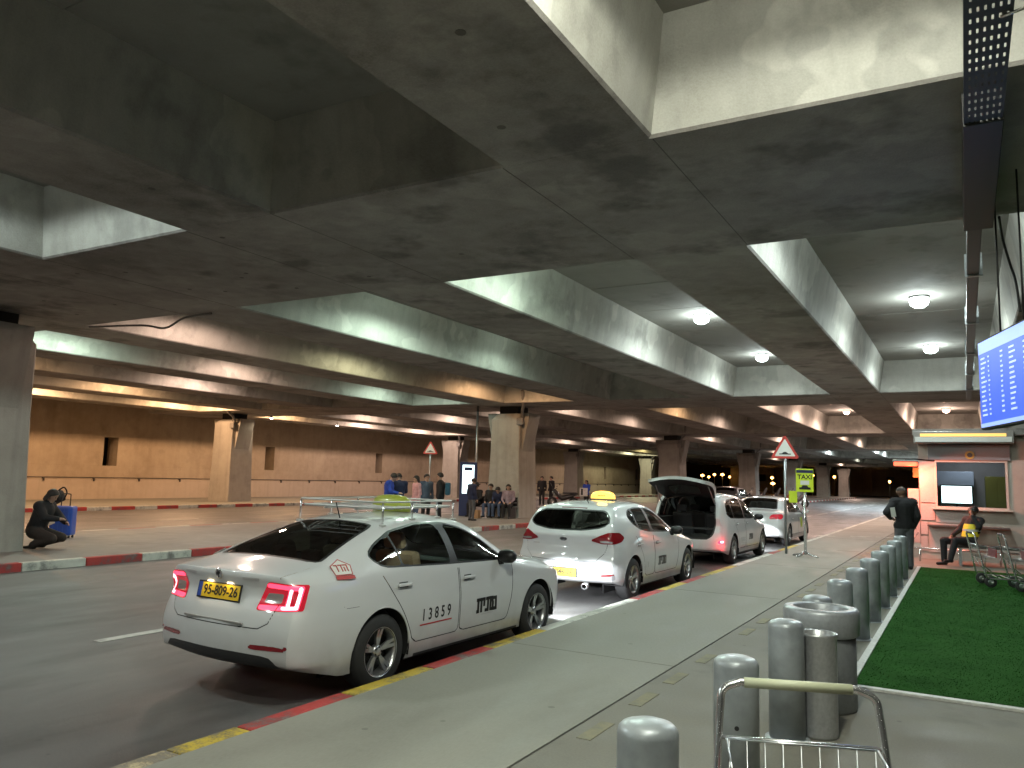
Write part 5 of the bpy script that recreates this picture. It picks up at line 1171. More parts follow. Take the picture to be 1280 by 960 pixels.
def mpv_feats(sh, e, paint):
    dlo_cut(sh, e, [(.50, 1.12), (.58, 1.36), (.85, 1.455), (1.6, 1.49), (2.15, 1.465), (2.55, 1.345), (2.95, 1.12), (3.15, .985), (2.6, .975), (1.4, 1.01), (.75, 1.035)], ((.4, .98), (1.02, 1.88), (1.98, 3.2)))
    pane_cut(sh, e, ('top',), [(-1, 2.45), (.54, 2.45), (.58, 2.5), (.66, 3.15), (.64, 3.24), (-1, 3.28)], PLAN, 'windscreen', CGLASS, trim=.03, split=False)
    for s_, o in door_cut(sh, e, paint, [(1.0, 1.03), (1.06, .90), (1.20, .74), (1.32, .55), (1.36, .33), (1.93, .33), (1.93, 1.03)], 'doorR'):
        handle(sh, o, 1.22, .90, s_, paint); Mk = sh.frame((5*s_, 1.62, .52), (-s_, 0, 0)) @ Matrix.Translation((0, 0, .0015)); strokes([((-.16+.08*k, -.04), (-.16+.08*k, .05)) for k in range(5)]+[((-.2, -.1), (.2, -.1))], .012, Mk, o, 'door_number', pbr('print grey', (.42, .42, .42), .5))
    for s_, o in door_cut(sh, e, paint, [(1.942, 1.03), (1.942, .33), (3.15, .33), (3.24, .55), (3.28, 1.03)], 'doorF'):
        handle(sh, o, 2.10, .89, s_, paint); hebrew('mvnyt', sh.frame((5*s_, 2.42, .56), (-s_, 0, 0)) @ Matrix.Translation((0, 0, .0015)), o, pbr('print dark grey', (.10, .10, .10), .5), .11, .03, 'taxi_lettering')
    hole = rounded([(-1, .60), (.52, .60), (.62, .70), (.66, 1.0), (.62, 1.35), (.54, 1.50), (-1, 1.525)], .06)
    sh.clip(('top', 'glassband', 'rear', 'side'), lambda A: np.where(A[:, 1] < .62, sdf_poly(BACK(A), hole), 1), None)
    sh.clip(('top', 'glassband', 'rear', 'side'), lambda A: np.where(A[:, 1] < .62, sdf_poly(BACK(A), hole)-.03, 1), 'trim')
    CARGO = pbr('cargo lining', (.02, .019, .019), .85)
    MB().box((-.62, .12, .58), (.62, 1.45, .61)).build('cargo_floor', CARGO, e)
    for s_ in (-1, 1): MB().box((min(s_*.64, s_*.67), .16, .58), (max(s_*.64, s_*.67), 1.3, 1.02), .01).build('cargo_side', CARGO, e)
    # the raised tailgate
    tg = empty('tailgate', (0, .44, 1.555)); tg.parent = e; tg.rotation_euler.x = math.radians(-27)
    def tgsec(t, n=14):   # t along the gate, 0 hinge .. 1 lower edge; returns outer and inner arcs
        yv = -1.12*t; w_ = .60+.12*math.sin(min(t, .6)/.6*math.pi/2)-.06*max(0, t-.75)/.25; drop_ = -.02-.20*max(0, t-.5)**1.6*2.2
        return [(w_*u, yv+.10*t*(u*u)*1.0, drop_+.05*(1-u*u)) for u in np.linspace(-1, 1, n)]
    T_ = np.linspace(0, 1, 14); m = MB(); outer = [tgsec(t) for t in T_]
    m.ring(outer, close=False, caps=(False, False)); recalc(m.build('outer_skin', paint, tg))
    inner = [[(x*.97, y+(.02 if i == 0 else 0), z-.075-.015*math.sin(math.pi*i/13)) for x, y, z in r] for i, r in enumerate(outer)]
    m = MB(); m.ring(inner, close=False, caps=(False, False)); m.build('inner_lining', PLAST, tg)
    per = [r[0] for r in outer]+outer[-1][1:]+[r[-1] for r in reversed(outer[:-1])]+list(reversed(outer[0][1:-1])); pin = [r[0] for r in inner]+inner[-1][1:]+[r[-1] for r in reversed(inner[:-1])]+list(reversed(inner[0][1:-1]))
    m = MB(); m.ring([per, pin], caps=(False, False)); m.build('edge_strip', paint, tg)
    gl = [[(x*.72, y, z-.085-.015*math.sin(math.pi*i/13)) for x, y, z in r[2:-2]] for i, r in enumerate(outer) if 2 <= i <= 7]
    m = MB(); m.ring(gl, close=False, caps=(False, False)); m.build('rear_window', pbr('gate glass', (.05, .065, .06), .08, coat=1.0), tg)
    for s_ in (-1, 1): MB().tube([(s_*.63, .34, 1.28), (s_*.62, -.05, 1.62), (s_*.60, -.30, 1.86)], .012, 8).build('gas_strut', pbr('strut grey', (.35, .35, .35), .4, .5), e)
    sh.clip(('side', 'rear'), lambda A: np.where(A[:, 1] < .8, sdf_poly(DIAG(A), rounded([(.60, .50), (.64, .57), (.76, .58), (.78, .49)], .02)), 1), 'lens')
    sh.clip(('lens',), lambda A: sdf_poly(DIAG(A), rounded([(.65, .51), (.665, .56), (.75, .565), (.76, .51)], .02)), 'lit')
    for s_ in (1, -1): o = sh.part('lens', 'brake_lamp', REDG, e, side=s_, off=.004); sh.part('lit', 'light_core', PINKG, o, side=s_, off=.004)
    retag(sh, 'lens', 'done'); retag(sh, 'lit', 'done')
    d = bpy.data.lights.new('brake_lamp_glow', 'POINT'); d.energy = 6; d.color = (1, .03, .05); d.shadow_soft_size = .05; link('brake_lamp_glow', d, e, (.92, .02, .46))
    sh.clip(('side', 'rear'), lambda A: A[:, 2]-.24, 'plastic')
    for s_ in (1, -1): mirror(e, (s_*.86, 2.95, 1.02), s_, TRIM)
    roof_lamp(e, 1.6, 1.60, (.62, 1.0, .10), 2.2, 1.5)
    headlamps(e, 4.52, .68, .60, 420)
mpv_e, mpv_s = base_car(MPV, 'white_taxi', 'white people carrier taxi with its tailgate raised, third on the rank', (-5.55, 17.60, ROADZ), math.radians(-.8), mpv_feats)
# ---- white saloon at the head of the rank
SED = dict(OCT, zt=[(.16, 1.03), (.22, 1.045), (.45, 1.075), (.68, 1.095), (.95, 1.22), (1.2, 1.345), (1.5, 1.425), (1.8, 1.455), (2.2, 1.462), (2.6, 1.44), (2.9, 1.375), (3.15, 1.25), (3.45, 1.09), (3.62, 1.01), (3.75, .98), (4.1, .92), (4.4, .82), (4.52, .74)],
  wr=[(.16, .66), (.45, .69), (.7, .66), (1.2, .575), (1.5, .56), (2, .57), (2.6, .575), (2.9, .60), (3.45, .665), (3.7, .70), (4.1, .66), (4.4, .58), (4.52, .50)])
def sed_feats(sh, e, paint):
    dlo_cut(sh, e, [(1.12, 1.0), (1.28, 1.14), (1.5, 1.27), (1.75, 1.345), (2.1, 1.372), (2.45, 1.362), (2.78, 1.30), (3.03, 1.195), (3.28, 1.05), (3.43, .965), (3.2, .955), (2.2, .970), (1.4, .99)], ((1.0, 1.45), (1.48, 2.24), (2.36, 3.5)))
    pane_cut(sh, e, ('top',), [(-1, .72), (.56, .72), (.60, .76), (.50, 1.33), (.46, 1.40), (-1, 1.40)], PLAN, 'rear_window', DGLASS, trim=.03, split=False)
    pane_cut(sh, e, ('top',), [(-1, 2.93), (.50, 2.93), (.545, 2.98), (.615, 3.50), (.60, 3.57), (-1, 3.60)], PLAN, 'windscreen', CGLASS, trim=.03, split=False)
    YD = pbr('yellow green disc', (.42, .55, .03), .5)
    for s_, o in door_cut(sh, e, paint, [(1.0, .99), (1.10, .87), (1.27, .68), (1.44, .53), (1.52, .40), (1.55, .33), (2.36, .33), (2.36, .99)], 'doorR'): handle(sh, o, 1.45, .80, s_, paint)
    for s_, o in door_cut(sh, e, paint, [(2.372, .99), (2.372, .33), (3.25, .33), (3.34, .55), (3.40, .99)], 'doorF'):
        handle(sh, o, 2.50, .79, s_, paint); Mk = sh.frame((5*s_, 2.85, .66), (-s_, 0, 0)); MB().lathe([(.17, .001), (.17, .003)], n=24).build('door_disc', YD, o).data.transform(Mk)
    lens = rounded([(.44, .81), (.50, .955), (.84, .97), (.88, .90), (.78, .82)], .03)
    sh.clip(('side', 'rear', 'glassband', 'top'), lambda A: np.where(A[:, 1] < .8, sdf_poly(DIAG(A), lens), 1), 'lens')
    sh.clip(('lens',), lambda A: sdf_poly(DIAG(A), rounded([(.48, .83), (.50, .87), (.70, .86), (.68, .83)], .01)), 'clr')
    for s_ in (1, -1): o = sh.part('lens', 'tail_lamp', REDDIM, e, side=s_, off=.005); sh.part('clr', 'reversing_lamp', CLEAR, o, side=s_, off=.005)
    retag(sh, 'lens', 'done'); retag(sh, 'clr', 'done')
    sh.clip(('rear',), lambda A: A[:, 2]-.27, 'plastic')
    sh.clip(('side', 'rear'), lambda A: sdf_line(BACK(A), [(0, .615), (.50, .615), (.60, .68), (.66, .80)], .004)+np.where(A[:, 1] < .45, 0, 9), 'seam')
    M = sh.frame((0, -5, .97), (0, 1, 0)); MB().lathe([(.001, .005), (.045, .005), (.05, 0)], n=20).build('badge', CHROME, e).data.transform(M)
    for s_ in (1, -1): mirror(e, (s_*.86, 3.20, .985), s_, paint)
sed_e, sed_s = base_car(SED, 'white_taxi', 'white saloon taxi with a green disc on its door, at the head of the rank', (-5.55, 24.05, ROADZ), math.radians(-.5), sed_feats)
# ------------------------------------------------------------------ people: one continuous skin per body
SKIN = [pbr('skin light', (.42, .26, .19), .55), pbr('skin brown', (.16, .085, .055), .5)]
HAIR = pbr('dark hair', (.015, .011, .009), .6); SHOE = pbr('shoe black', (.012, .012, .012), .5)
def cloth(name, col): return pbr('cloth '+name, col, .85, var=.18, vscale=14, bump=.25, bscale=30)
STAND = dict(pelvis=(0, 0, .95), spine=(0, .0, 1.14), chest=(0, 0, 1.34), neck=(0, .01, 1.47), head=(0, .03, 1.63),
  shR=(.19, 0, 1.42), elR=(.25, -.03, 1.14), wrR=(.25, .06, .90), haR=(.25, .09, .81), hipR=(.09, 0, .93), knR=(.10, .03, .50), anR=(.10, -.02, .09), toR=(.12, .15, .04))
def pose(**kw):
    p = dict(STAND)
    for k in list(p):
        if k.endswith('R'): p[k[:-1]+'L'] = (-p[k][0], p[k][1], p[k][2])
    p.update(kw); return {k: Vector(v) for k, v in p.items()}
SIT = dict(pelvis=(0, -.05, .56), spine=(0, -.07, .76), chest=(0, -.05, .97), neck=(0, -.02, 1.10), head=(0, .02, 1.26), shR=(.19, -.05, 1.05), elR=(.25, .02, .78), wrR=(.16, .24, .66), haR=(.12, .30, .64),
  hipR=(.10, -.03, .54), knR=(.13, .42, .52), anR=(.13, .40, .09), toR=(.14, .56, .04))
SIT.update({k[:-1]+'L': (-v[0], v[1], v[2]) for k, v in list(SIT.items()) if k.endswith('R')})
def person(label, loc, rz, P, top, legs, skin=0, h=1.75, hair=True, bulk=.012, vox=.022, hat=None, fingers=False, long_hair=False, shoes=None, sleeves=True, group=None):
    caps = []   # (a, b, ra, rb, material index) 0 top 1 legs 2 skin 3 shoes
    def c(a, b, ra, rb, m): caps.append((P[a] if isinstance(a, str) else Vector(a), P[b] if isinstance(b, str) else Vector(b), ra, rb, m))
    k = bulk
    c('pelvis', 'spine', .142+k, .138+k, 0); c('spine', 'chest', .138+k, .150+k, 0)
    side = (P['shR']-P['shL']).normalized()
    for s_ in (-1, 1):
        q = P['chest']+side*s_*.07; q2 = P['spine']+side*s_*.05; c(q2, q, .115+k, .118+k, 0)
    c('shL', 'shR', .078+k, .078+k, 0); c('chest', 'neck', .10, .062+k*.5, 0); c('neck', 'head', .056, .056, 2)
    hd = P['head']; up = (hd-P['neck']).normalized(); fw = up.cross(side).normalized()*-1
    if fw.dot(Vector((0, 1, 0))) < -.5 and 'flip' not in P: fw = -fw
    c(hd+up*.035, hd+up*.03-fw*.01, .094, .098, 2); c(hd-up*.02+fw*.02, hd-up*.075+fw*.035, .080, .052, 2)
    c(hd+fw*.095-up*.005, hd+fw*.108-up*.035, .010, .015, 2)
    for s_ in (-1, 1): c(hd+side*s_*.098-up*.02, hd+side*s_*.098+up*.015, .014, .017, 2)
    for S_ in 'LR':
        c('sh'+S_, 'el'+S_, .058+k, .046+k, 0); c('el'+S_, 'wr'+S_, .044+k, .032+k*.7, 0 if sleeves else 2)
        w0, h0 = P['wr'+S_], P['ha'+S_]; d = (h0-w0).normalized(); c('wr'+S_, 'ha'+S_, .027, .034, 2)
        n = d.cross(side); n = n.normalized() if n.length > .1 else d.orthogonal().normalized(); lat = n.cross(d)
        if fingers:
            for f, (o, ln) in enumerate(((-.027, .066), (-.009, .078), (.009, .074), (.026, .058))):
                a = h0+lat*o+d*.02; b = a+d*ln*.55+n*.006; e_ = b+d*ln*.35+n*.022; c(a, b, .0095, .009, 2); c(b, e_, .009, .008, 2)
            a = w0+d*.02+lat*.03; c(a, a+d*.045+lat*.03+n*.012, .012, .010, 2)
        else: c(h0, h0+d*.06+n*.02, .030, .022, 2)
        c('hip'+S_, 'kn'+S_, .088+k, .062+k, 1); c('kn'+S_, 'an'+S_, .062+k*.8, .048+k*.6, 1)
        c('pelvis', 'hip'+S_, .13+k*.5, .10+k, 1)
        t_ = P['to'+S_]; a_ = P['an'+S_]; hl = a_+(a_-t_)*Vector((.25, .25, 0)); hl.z = t_.z+.005; c(hl, t_, .042, .036, 3); c('an'+S_, hl, .045, .042, 3)
    m = MB()
    for a, b, ra, rb, _m in caps:
        d = b-a; L_ = d.length; d = d.normalized() if L_ > 1e-5 else Vector((0, 0, 1)); u = d.orthogonal().normalized(); v = d.cross(u); rings = []
        for kk in range(4): t = -math.pi/2+kk*math.pi/8; rings.append([a+d*ra*math.sin(t)+(u*math.cos(j*math.pi/5)+v*math.sin(j*math.pi/5))*max(ra*math.cos(t), .001) for j in range(10)])
        rings.append([a+(u*math.cos(j*math.pi/5)+v*math.sin(j*math.pi/5))*ra for j in range(10)])
        for kk in range(5): t = kk*math.pi/8; rings.append([b+d*rb*math.sin(t)+(u*math.cos(j*math.pi/5)+v*math.sin(j*math.pi/5))*max(rb*math.cos(t), .001) for j in range(10)])
        m.ring(rings)
    mats = [top, legs, SKIN[skin], shoes or SHOE]
    o = m.build('person', mats); rm = o.modifiers.new('r', 'REMESH'); rm.mode = 'VOXEL'; rm.voxel_size = vox; sm = o.modifiers.new('s', 'SMOOTH'); sm.iterations = 2 if fingers else 4; sm.factor = .45
    me = bpy.data.meshes.new_from_object(o.evaluated_get(bpy.context.evaluated_depsgraph_get())); o.modifiers.clear(); old = o.data; o.data = me; bpy.data.meshes.remove(old)
    me.materials.clear()
    for q in mats: me.materials.append(q)
    n = len(me.polygons); C = np.empty(n*3); me.polygons.foreach_get('center', C); C = C.reshape(-1, 3); best = np.full(n, 9.); idx = np.zeros(n, int); cid = np.zeros(n, int); q_ = 0
    for a, b, ra, rb, mi in caps:
        a, e_ = np.array(a), np.array(b-a); t = np.clip(((C-a) @ e_)/max(e_ @ e_, 1e-9), 0, 1); dist = np.linalg.norm(C-a-t[:, None]*e_, axis=1)-(ra+(rb-ra)*t)
        w_ = dist < best; best[w_] = dist[w_]; idx[w_] = mi; cid[w_] = q_; q_ += 1
    if P['pelvis'].z > .8:                               # a straight hem for jackets and tops
        hem = P['pelvis'].z-.09; idx[(idx == 1) & (C[:, 2] > hem)] = 0; idx[(cid <= 4) & (idx == 0) & (C[:, 2] <= hem)] = 1
    me.polygons.foreach_set('material_index', idx.astype(np.int32)); me.polygons.foreach_set('use_smooth', [True]*n)
    tag(o, label, 'person', group); s_ = h/1.75; o.scale = (s_, s_, s_); o.location = loc; o.rotation_euler.z = rz
    Mh = Matrix(((side.x, fw.x, up.x, hd.x), (side.y, fw.y, up.y, hd.y), (side.z, fw.z, up.z, hd.z), (0, 0, 0, 1)))
    if hair:
        rg = []
        for j, t in enumerate(np.linspace(-.55 if not long_hair else -1.0, math.pi/2, 9)):
            row = []
            for a in np.linspace(0, 2*math.pi, 18, endpoint=False):
                front = max(0, math.sin(a)); z = .03+.112*math.sin(max(t, -.55+1.0*front)); r = .112*math.cos(max(t, -.55+1.0*front))
                if long_hair and t < -.5 and front < .3: z = -.13+.1*(t+1)/.5; r = .115
                row.append(Mh @ Vector((r*math.cos(a), -.012+r*math.sin(a)*1.05, z)))
            rg.append(row)
        MB().ring(rg, caps=(False, True)).build('hair', HAIR, o)
    for q in (-1, 1): MB().lathe([(.001, -.008), (.011, -.004), (.011, .004), (.001, .008)], n=8, axis='y').build('eye', BLACK, o).data.transform(Mh @ Matrix.Translation((q*.034, .092, .012)))
    if hat: MB().lathe([(.18, .075), (.185, .082), (.115, .085), (.105, .17), (.08, .185), (.01, .18)], n=20).build('hat', hat, o).data.transform(Mh)
    return o, Mh
Bk = cloth('black', (.012, .012, .014)); Nv = cloth('navy', (.015, .022, .06)); Rb = cloth('royal blue', (.02, .06, .38)); Pk = cloth('pink', (.55, .30, .32)); Gy = cloth('grey', (.09, .09, .10)); Jn = cloth('denim', (.06, .09, .16)); Br = cloth('dark brown', (.03, .022, .018)); Wh = cloth('white', (.5, .5, .5)); Lv = cloth('mauve', (.26, .20, .24)); Pl = cloth('dark plaid', (.035, .04, .08))
deg = math.radians
def face(px, py, d): v = at(px, py); return v
# standing man by the last bollard, seen from behind, one elbow out
P = pose(head=(-.02, .04, 1.63), elL=(-.40, -.10, 1.20), wrL=(-.24, .12, 1.08), haL=(-.17, .18, 1.06), elR=(.26, -.06, 1.13), wrR=(.24, .08, .92), haR=(.23, .12, .84))
p = at(1124, 711); man, Mh = person('man in a black jacket standing with his back turned at the last bollard', (p.x+.12, p.y, 0), deg(25), P, Bk, Gy, skin=1, h=1.70, hair=False, bulk=.03, vox=.013, fingers=True)
MB().box((-.05, -.165, 1.14), (.05, -.155, 1.34), .004, Matrix.Rotation(deg(-8), 4, 'Y') @ Matrix.Translation((-.12, -.02, 0))).build('white_badge', SIGNW, man)
MB().lathe([(.10, .05), (.098, .08), (.07, .115), (.01, .128)], n=16, caps=(False, True)).build('hair', pbr('cropped grey hair', (.05, .04, .035), .7), man).data.transform(Mh @ Matrix.Translation((0, -.012, -.02)))
# seated guard, one hand raised to the face, one foot forward
P = pose(**SIT)
for k_, dy, dz in (('spine', -.06, -.01), ('chest', -.15, -.03), ('neck', -.18, -.04), ('shR', -.15, -.03), ('shL', -.15, -.03), ('elR', -.05, 0)): P[k_] = P[k_]+Vector((0, dy, dz))
P['head'] = Vector((-.03, -.17, 1.21)); P['elL'] = Vector((-.34, -.02, .90)); P['wrL'] = Vector((-.24, .04, 1.12)); P['haL'] = Vector((-.16, .0, 1.20)); P['knR'] = Vector((.22, .42, .55)); P['anR'] = Vector((.20, .44, .09)); P['toR'] = Vector((.22, .60, .04)); P['knL'] = Vector((-.16, .45, .58)); P['anL'] = Vector((-.18, .62, .16)); P['toL'] = Vector((-.20, .78, .13))
gd, Mh = person('guard in a yellow vest seated by the booth, one hand raised to the face', (-.02, 20.45, .0), deg(158-25), P, Bk, Bk, skin=1, h=1.72, bulk=.02, vox=.013, fingers=True)
VY = pbr('glowing vest yellow', (.60, .50, .02), .6, emit=(.6, .5, .02), estr=.08); rg = []  # faint emission in the cloth stands in for light thrown back
for (z, rx, ry, oy) in ((.66, .180, .172, -.09), (.76, .182, .172, -.13), (.86, .184, .174, -.16), (.94, .186, .170, -.19)): rg.append([(rx*math.cos(a), oy+ry*math.sin(a), z) for a in np.linspace(0, 2*math.pi, 24, endpoint=False)])
vs = MB().ring(rg, caps=(False, False)).build('vest', VY, gd)
for z in (.78,): MB().ring([[(.190*math.cos(a), -.145+.181*math.sin(a), zz) for a in np.linspace(0, 2*math.pi, 24, endpoint=False)] for zz in (z, z+.045)], caps=(False, False)).build('reflective_band', pbr('reflective grey', (.5, .5, .48), .3), vs)
# crouching person and backpack by the left column
P = pose(pelvis=(0, -.05, .36), spine=(0, .02, .55), chest=(0, .10, .76), neck=(0, .16, .90), head=(0, .24, 1.04), shR=(.18, .10, .84), shL=(-.18, .10, .84), elR=(.24, .26, .62), wrR=(.14, .46, .60), haR=(.11, .54, .60), elL=(-.24, .28, .62), wrL=(-.14, .46, .52), haL=(-.1, .53, .50),
         hipR=(.10, -.02, .34), knR=(.16, .40, .22), anR=(.14, .02, .10), toR=(.15, -.14, .04), hipL=(-.10, -.02, .34), knL=(-.16, .40, .22), anL=(-.14, .02, .10), toL=(-.15, -.14, .04))
p = at(34, 687); person('person in dark clothes crouching on the median beside the left column', (p.x-.05, p.y+.2, 0), deg(-62), P, Bk, Br, h=1.8, bulk=.035, vox=.02, long_hair=True)
p = at(72, 668); bp_ = empty('backpack', (p.x-.02, p.y-.1, .74), deg(20)); tag(bp_, 'black backpack lying on top of the blue suitcase', 'backpack')
MB().box((-.2, -.13, .01), (.22, .15, .30), .08, Matrix.Rotation(deg(-25), 4, 'Y')).build('sack', Bk, bp_); MB().tube(smooth_path([(.1, -.1, .32), (.26, -.1, .42), (.34, -.08, .30), (.26, -.06, .12)], 5), .018, 6).build('strap', Bk, bp_)
# group behind the near taxi
grp = 'travellers waiting on the median'
def stand(px, py, label, top, legs, rz, **kw):
    p = at(px, py); bend = kw.pop('bend', .0); pp = pose(neck=(0, .01+bend*.3, 1.47), head=(0, .03+bend, 1.62-bend*.3), **kw.pop('P', {}))
    return person(label, (p.x, p.y, 0), deg(rz), pp, top, legs, group=grp, **kw)[0]
fwd_arms = dict(elR=(.25, .08, 1.16), wrR=(.14, .28, 1.12), haR=(.10, .35, 1.12), elL=(-.25, .08, 1.16), wrL=(-.14, .28, 1.12), haL=(-.10, .35, 1.12))
stand(484, 663, 'man in a royal blue jacket looking down, beyond the roof rack', Rb, Jn, -60, bend=.10, P=fwd_arms, hair=True)
stand(497, 662, 'man in a dark blue jacket facing the man in royal blue', Nv, Bk, 55, bend=.08, P=fwd_arms, h=1.74)
stand(519, 658, 'woman in a pink top standing behind the roof rack', Pk, Jn, 150, h=1.66, long_hair=True)
stand(531, 655, 'person in a grey blue jacket just left of the warning sign pole', cloth('slate blue', (.06, .09, .14)), Bk, -120, h=1.72)
bm_ = stand(549, 656, 'man in black with a blue backpack right of the warning sign pole', Bk, Bk, 120, h=1.78)
MB().box((-.17, -.34, 1.0), (.17, -.16, 1.42), .06).build('backpack', cloth('teal', (.03, .10, .16)), bm_); MB().tube([(.16, -.18, 1.4), (.24, .0, 1.44), (.2, .14, 1.3), (.18, .02, 1.05)], .02, 6).build('strap', cloth('teal', (.03, .10, .16)), bm_)
stand(589, 651, 'man in a dark blue jacket leaning beside the lit totem', Nv, Gy, -20, h=1.62, bend=.05)
stand(677, 632, 'left one of two people in dark jackets standing beyond the median column', Bk, Bk, 200, h=1.78)
stand(689, 632, 'right one of two people in dark jackets standing beyond the median column', Bk, Bk, 150, h=1.80)
bw = stand(733, 636, 'woman in a blue jacket holding a white poster beyond the hatchback', Rb, Bk, 170, h=1.62, long_hair=True, P=fwd_arms)
MB().box((-.32, .36, .78), (.26, .38, 1.28), .004).build('poster', Wh, bw); MB().box((.02, .381, .84), (.16, .386, 1.22)).build('poster_print', Bk, bw)
seat_lbl = [('man in a black hat and suit seated at the left end of the waiting bench', Bk, Bk, dict(hat=Bk), -17.95, -4), ('person in black seated in the middle of the waiting bench', Bk, Jn, {}, -17.25, 6), ('person in dark clothes bending forward on the waiting bench', Nv, Jn, {}, -16.85, 14), ('woman in a mauve top seated at the right end of the waiting bench', Lv, Bk, dict(long_hair=True), -16.4, 20)]
for i, (lb, t_, l_, kw, x, a) in enumerate(seat_lbl):
    S_ = dict(SIT)
    if i == 2: S_.update(neck=(0, .10, 1.04), head=(0, .18, 1.14), chest=(0, .02, .93), shR=(.19, .02, 1.0), shL=(-.19, .02, 1.0))
    o, Mh = person(lb, (x, 28.42, 0), deg(180+a), pose(**S_), t_, l_, group='people seated on the waiting bench', **kw)
    if i == 0: MB().prism([(-.05, -.13), (.05, -.13), (.07, .12), (-.07, .12)], .01, Matrix(((1, 0, 0, 0), (0, 0, 1, .115), (0, 1, 0, .98), (0, 0, 0, 1)))).build('shirt_front', Wh, o)
sit2 = stand(578, 660, 'person in a pale coat half hidden behind the roof rack end', cloth('taupe', (.2, .17, .14)), Bk, 30, h=1.2) if 0 else None
# ------------------------------------------------------------------ motorbikes
def motorbike(loc, rz, label, col):
    e = empty('motorbike', loc, rz); tag(e, label, 'motorbike', 'motorbikes parked on the median')
    for y in (-.62, .66):
        w_ = MB().lathe([(.19, -.045), (.27, -.05), (.30, 0), (.27, .05), (.19, .045)], n=22, axis='x', caps=(False, False)).build('wheel', TYRE, e, (0, y, .30)); MB().lathe([(.19, -.02), (.03, -.03), (.03, .03), (.19, .02)], n=16, axis='x').build('rim', ALLOY, w_)
    m = MB(); m.ring([[(w2*math.cos(a), y, z+hh*math.sin(a)) for a in np.linspace(0, 2*math.pi, 12, endpoint=False)] for y, w2, z, hh in ((-.85, .05, .80, .05), (-.55, .13, .70, .12), (-.15, .15, .58, .16), (.1, .14, .52, .14), (.3, .16, .70, .20), (.5, .15, .90, .16), (.62, .06, .98, .06))]); m.build('fairing', pbr('bike paint %s' % str(col), col, .3, coat=.6), e)
    MB().box((-.13, -.80, .79), (.13, .05, .88), .04).build('seat', PLAST, e)
    MB().tube([(0, .66, .32), (0, .56, .75), (0, .48, 1.05)], .035, 8).build('fork', ALLOY, e); MB().tube([(-.34, .40, 1.08), (-.12, .48, 1.06), (.12, .48, 1.06), (.34, .40, 1.08)], .016, 6).build('handlebar', PLAST, e)
    MB().prism([(-.2, 0), (.2, 0), (.16, .36), (.08, .44), (-.08, .44), (-.16, .36)], .008, Matrix.Translation((0, .60, 1.02)) @ Matrix.Rotation(deg(65), 4, 'X')).build('windscreen', pbr('bike screen', (.12, .13, .14), .1, coat=1), e)
    MB().lathe([(.08, 0), (.07, .05), (.01, .06)], n=14, axis='y', c=(0, .62, .86)).build('headlamp', CLEAR, e)
    for s_ in (-1, 1): MB().box((s_*.34-.05, .38, 1.16), (s_*.34+.05, .40, 1.24), .01).build('mirror', PLAST, e)
    MB().tube([(-.06, -.1, .3), (-.22, -.12, .0)], .015, 6).build('side_stand', PLAST, e)
    return e
cols = [(.02, .02, .02), (.10, .10, .11), (.02, .02, .03), (.12, .02, .02), (.05, .05, .06)]
bl = ['black motorbike parked on the median, leftmost of the row behind the people carrier', 'grey motorbike second in the row behind the people carrier', 'dark motorbike third in the row behind the people carrier', 'dark red motorbike fourth in the row behind the saloon', 'last dark grey motorbike in the row behind the saloon']
for k in range(5): p = at(928+17*k, 636.0-.4*k); motorbike((p.x, p.y, 0), deg(-50+random.uniform(-8, 8)), bl[k], cols[k])
p = at(704, 634); motorbike((p.x, p.y, 0), deg(120), 'black motorbike standing next to the two people in dark jackets', (.03, .03, .03))
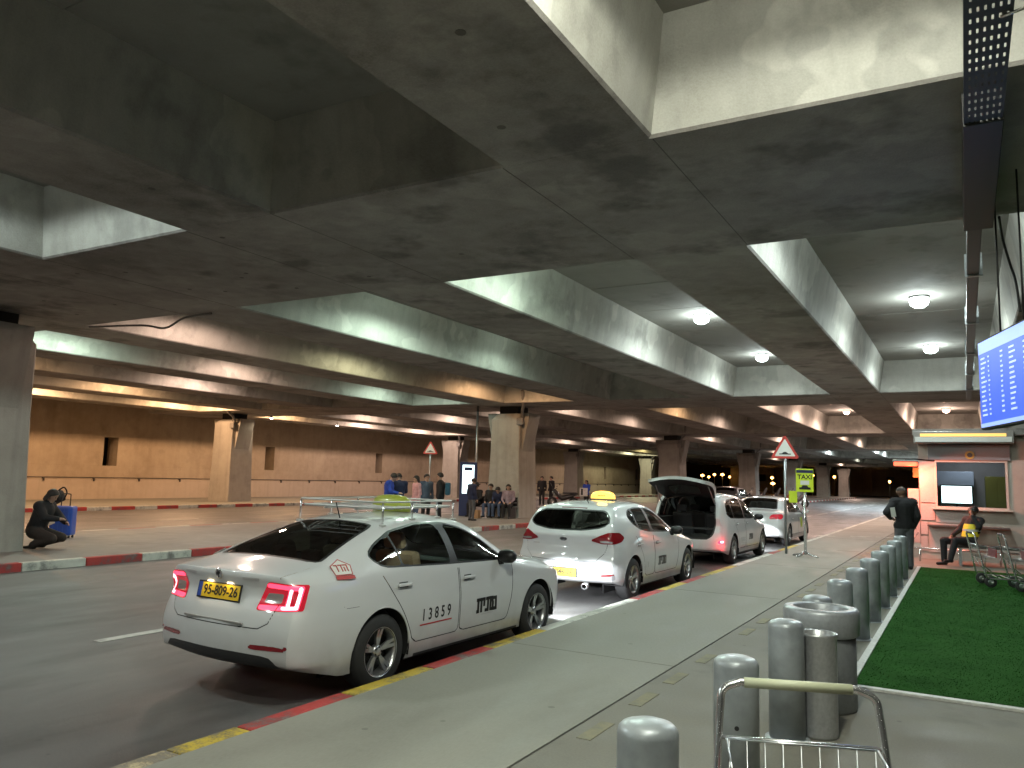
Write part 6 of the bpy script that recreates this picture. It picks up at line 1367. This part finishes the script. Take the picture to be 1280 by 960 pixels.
# ------------------------------------------------------------------ dark cars far off
DPNT = carpaint('dark car paint', (.02, .022, .026))
def dark_feats(sh, e, paint):
    dlo_cut(sh, e, [(.50, 1.12), (.58, 1.36), (.85, 1.455), (1.6, 1.49), (2.15, 1.465), (2.55, 1.345), (2.95, 1.12), (3.15, .985), (2.6, .975), (1.4, 1.01), (.75, 1.035)], ((.4, .98), (1.02, 1.88), (1.98, 3.2)), DGLASS)
    pane_cut(sh, e, ('top',), [(-1, .22), (.60, .22), (.56, .42), (-1, .43)], PLAN, 'rear_window', DGLASS, trim=.02, split=False)
    for s_ in (1, -1): mirror(e, (s_*.86, 2.95, 1.02), s_, TRIM)
p = at(905, 637.5); dc, _ = base_car(MPV, 'parked_car', 'dark parked car far behind the people carrier', (p.x, p.y, ROADZ), 0, dark_feats, interior=False, paint=DPNT)
# ------------------------------------------------------------------ far street lamps and the end of the hall
SL = [(878, 594, 150, 1.0), (886, 596, 165, .6), (893, 593, 158, .7), (903, 593, 150, 1.0), (912, 596, 170, .5), (965, 597, 150, .8), (966, 604, 140, 1.1), (988, 593, 145, 1.0), (1015, 594, 140, 1.0), (1043, 596, 150, .5), (1112, 602, 150, .4)]
OG = glow('sodium lamp', (1.0, .45, .10), 14)
for k, (px, py, Y, s_) in enumerate(SL):
    q = aty(px, py, Y); e = empty('street_lamp', (q.x, q.y, ROADZ)); tag(e, ['first', 'second', 'third', 'fourth', 'fifth', 'sixth', 'seventh', 'eighth', 'ninth', 'tenth', 'last'][k]+' from the left of the far orange street lamps in the dark', 'street lamp', 'far street lamps')
    hz = q.z-ROADZ; MB().tube([(0, 0, 0), (0, 0, hz+.25)], .07, 8).build('pole', GALV, e); MB().lathe([(.03, -.28), (.22*s_+.1, -.15), (.26*s_+.1, 0), (.16, .15), (.03, .22)], n=14, c=(0, 0, hz)).build('lamp_head', OG, e)
fe = empty('far_building', (-14, 172, 0)); tag(fe, 'dark concrete building closing the far end of the road', 'building')
MB().box((-30, 0, -.2), (50, 3, 9)).build('wall', C_COL, fe)
for k in range(12): MB().box((-28+k*6.3, -.5, -.15), (-27.2+k*6.3, 0, 8.5)).build('pilaster', C_COL, fe)
for k in range(8): MB().box((-24+k*8.2, -.03, 2.2), (-22.6+k*8.2, .02, 3.6)).build('window', pane_mat('far pane', (.2, .2, .2)), fe)
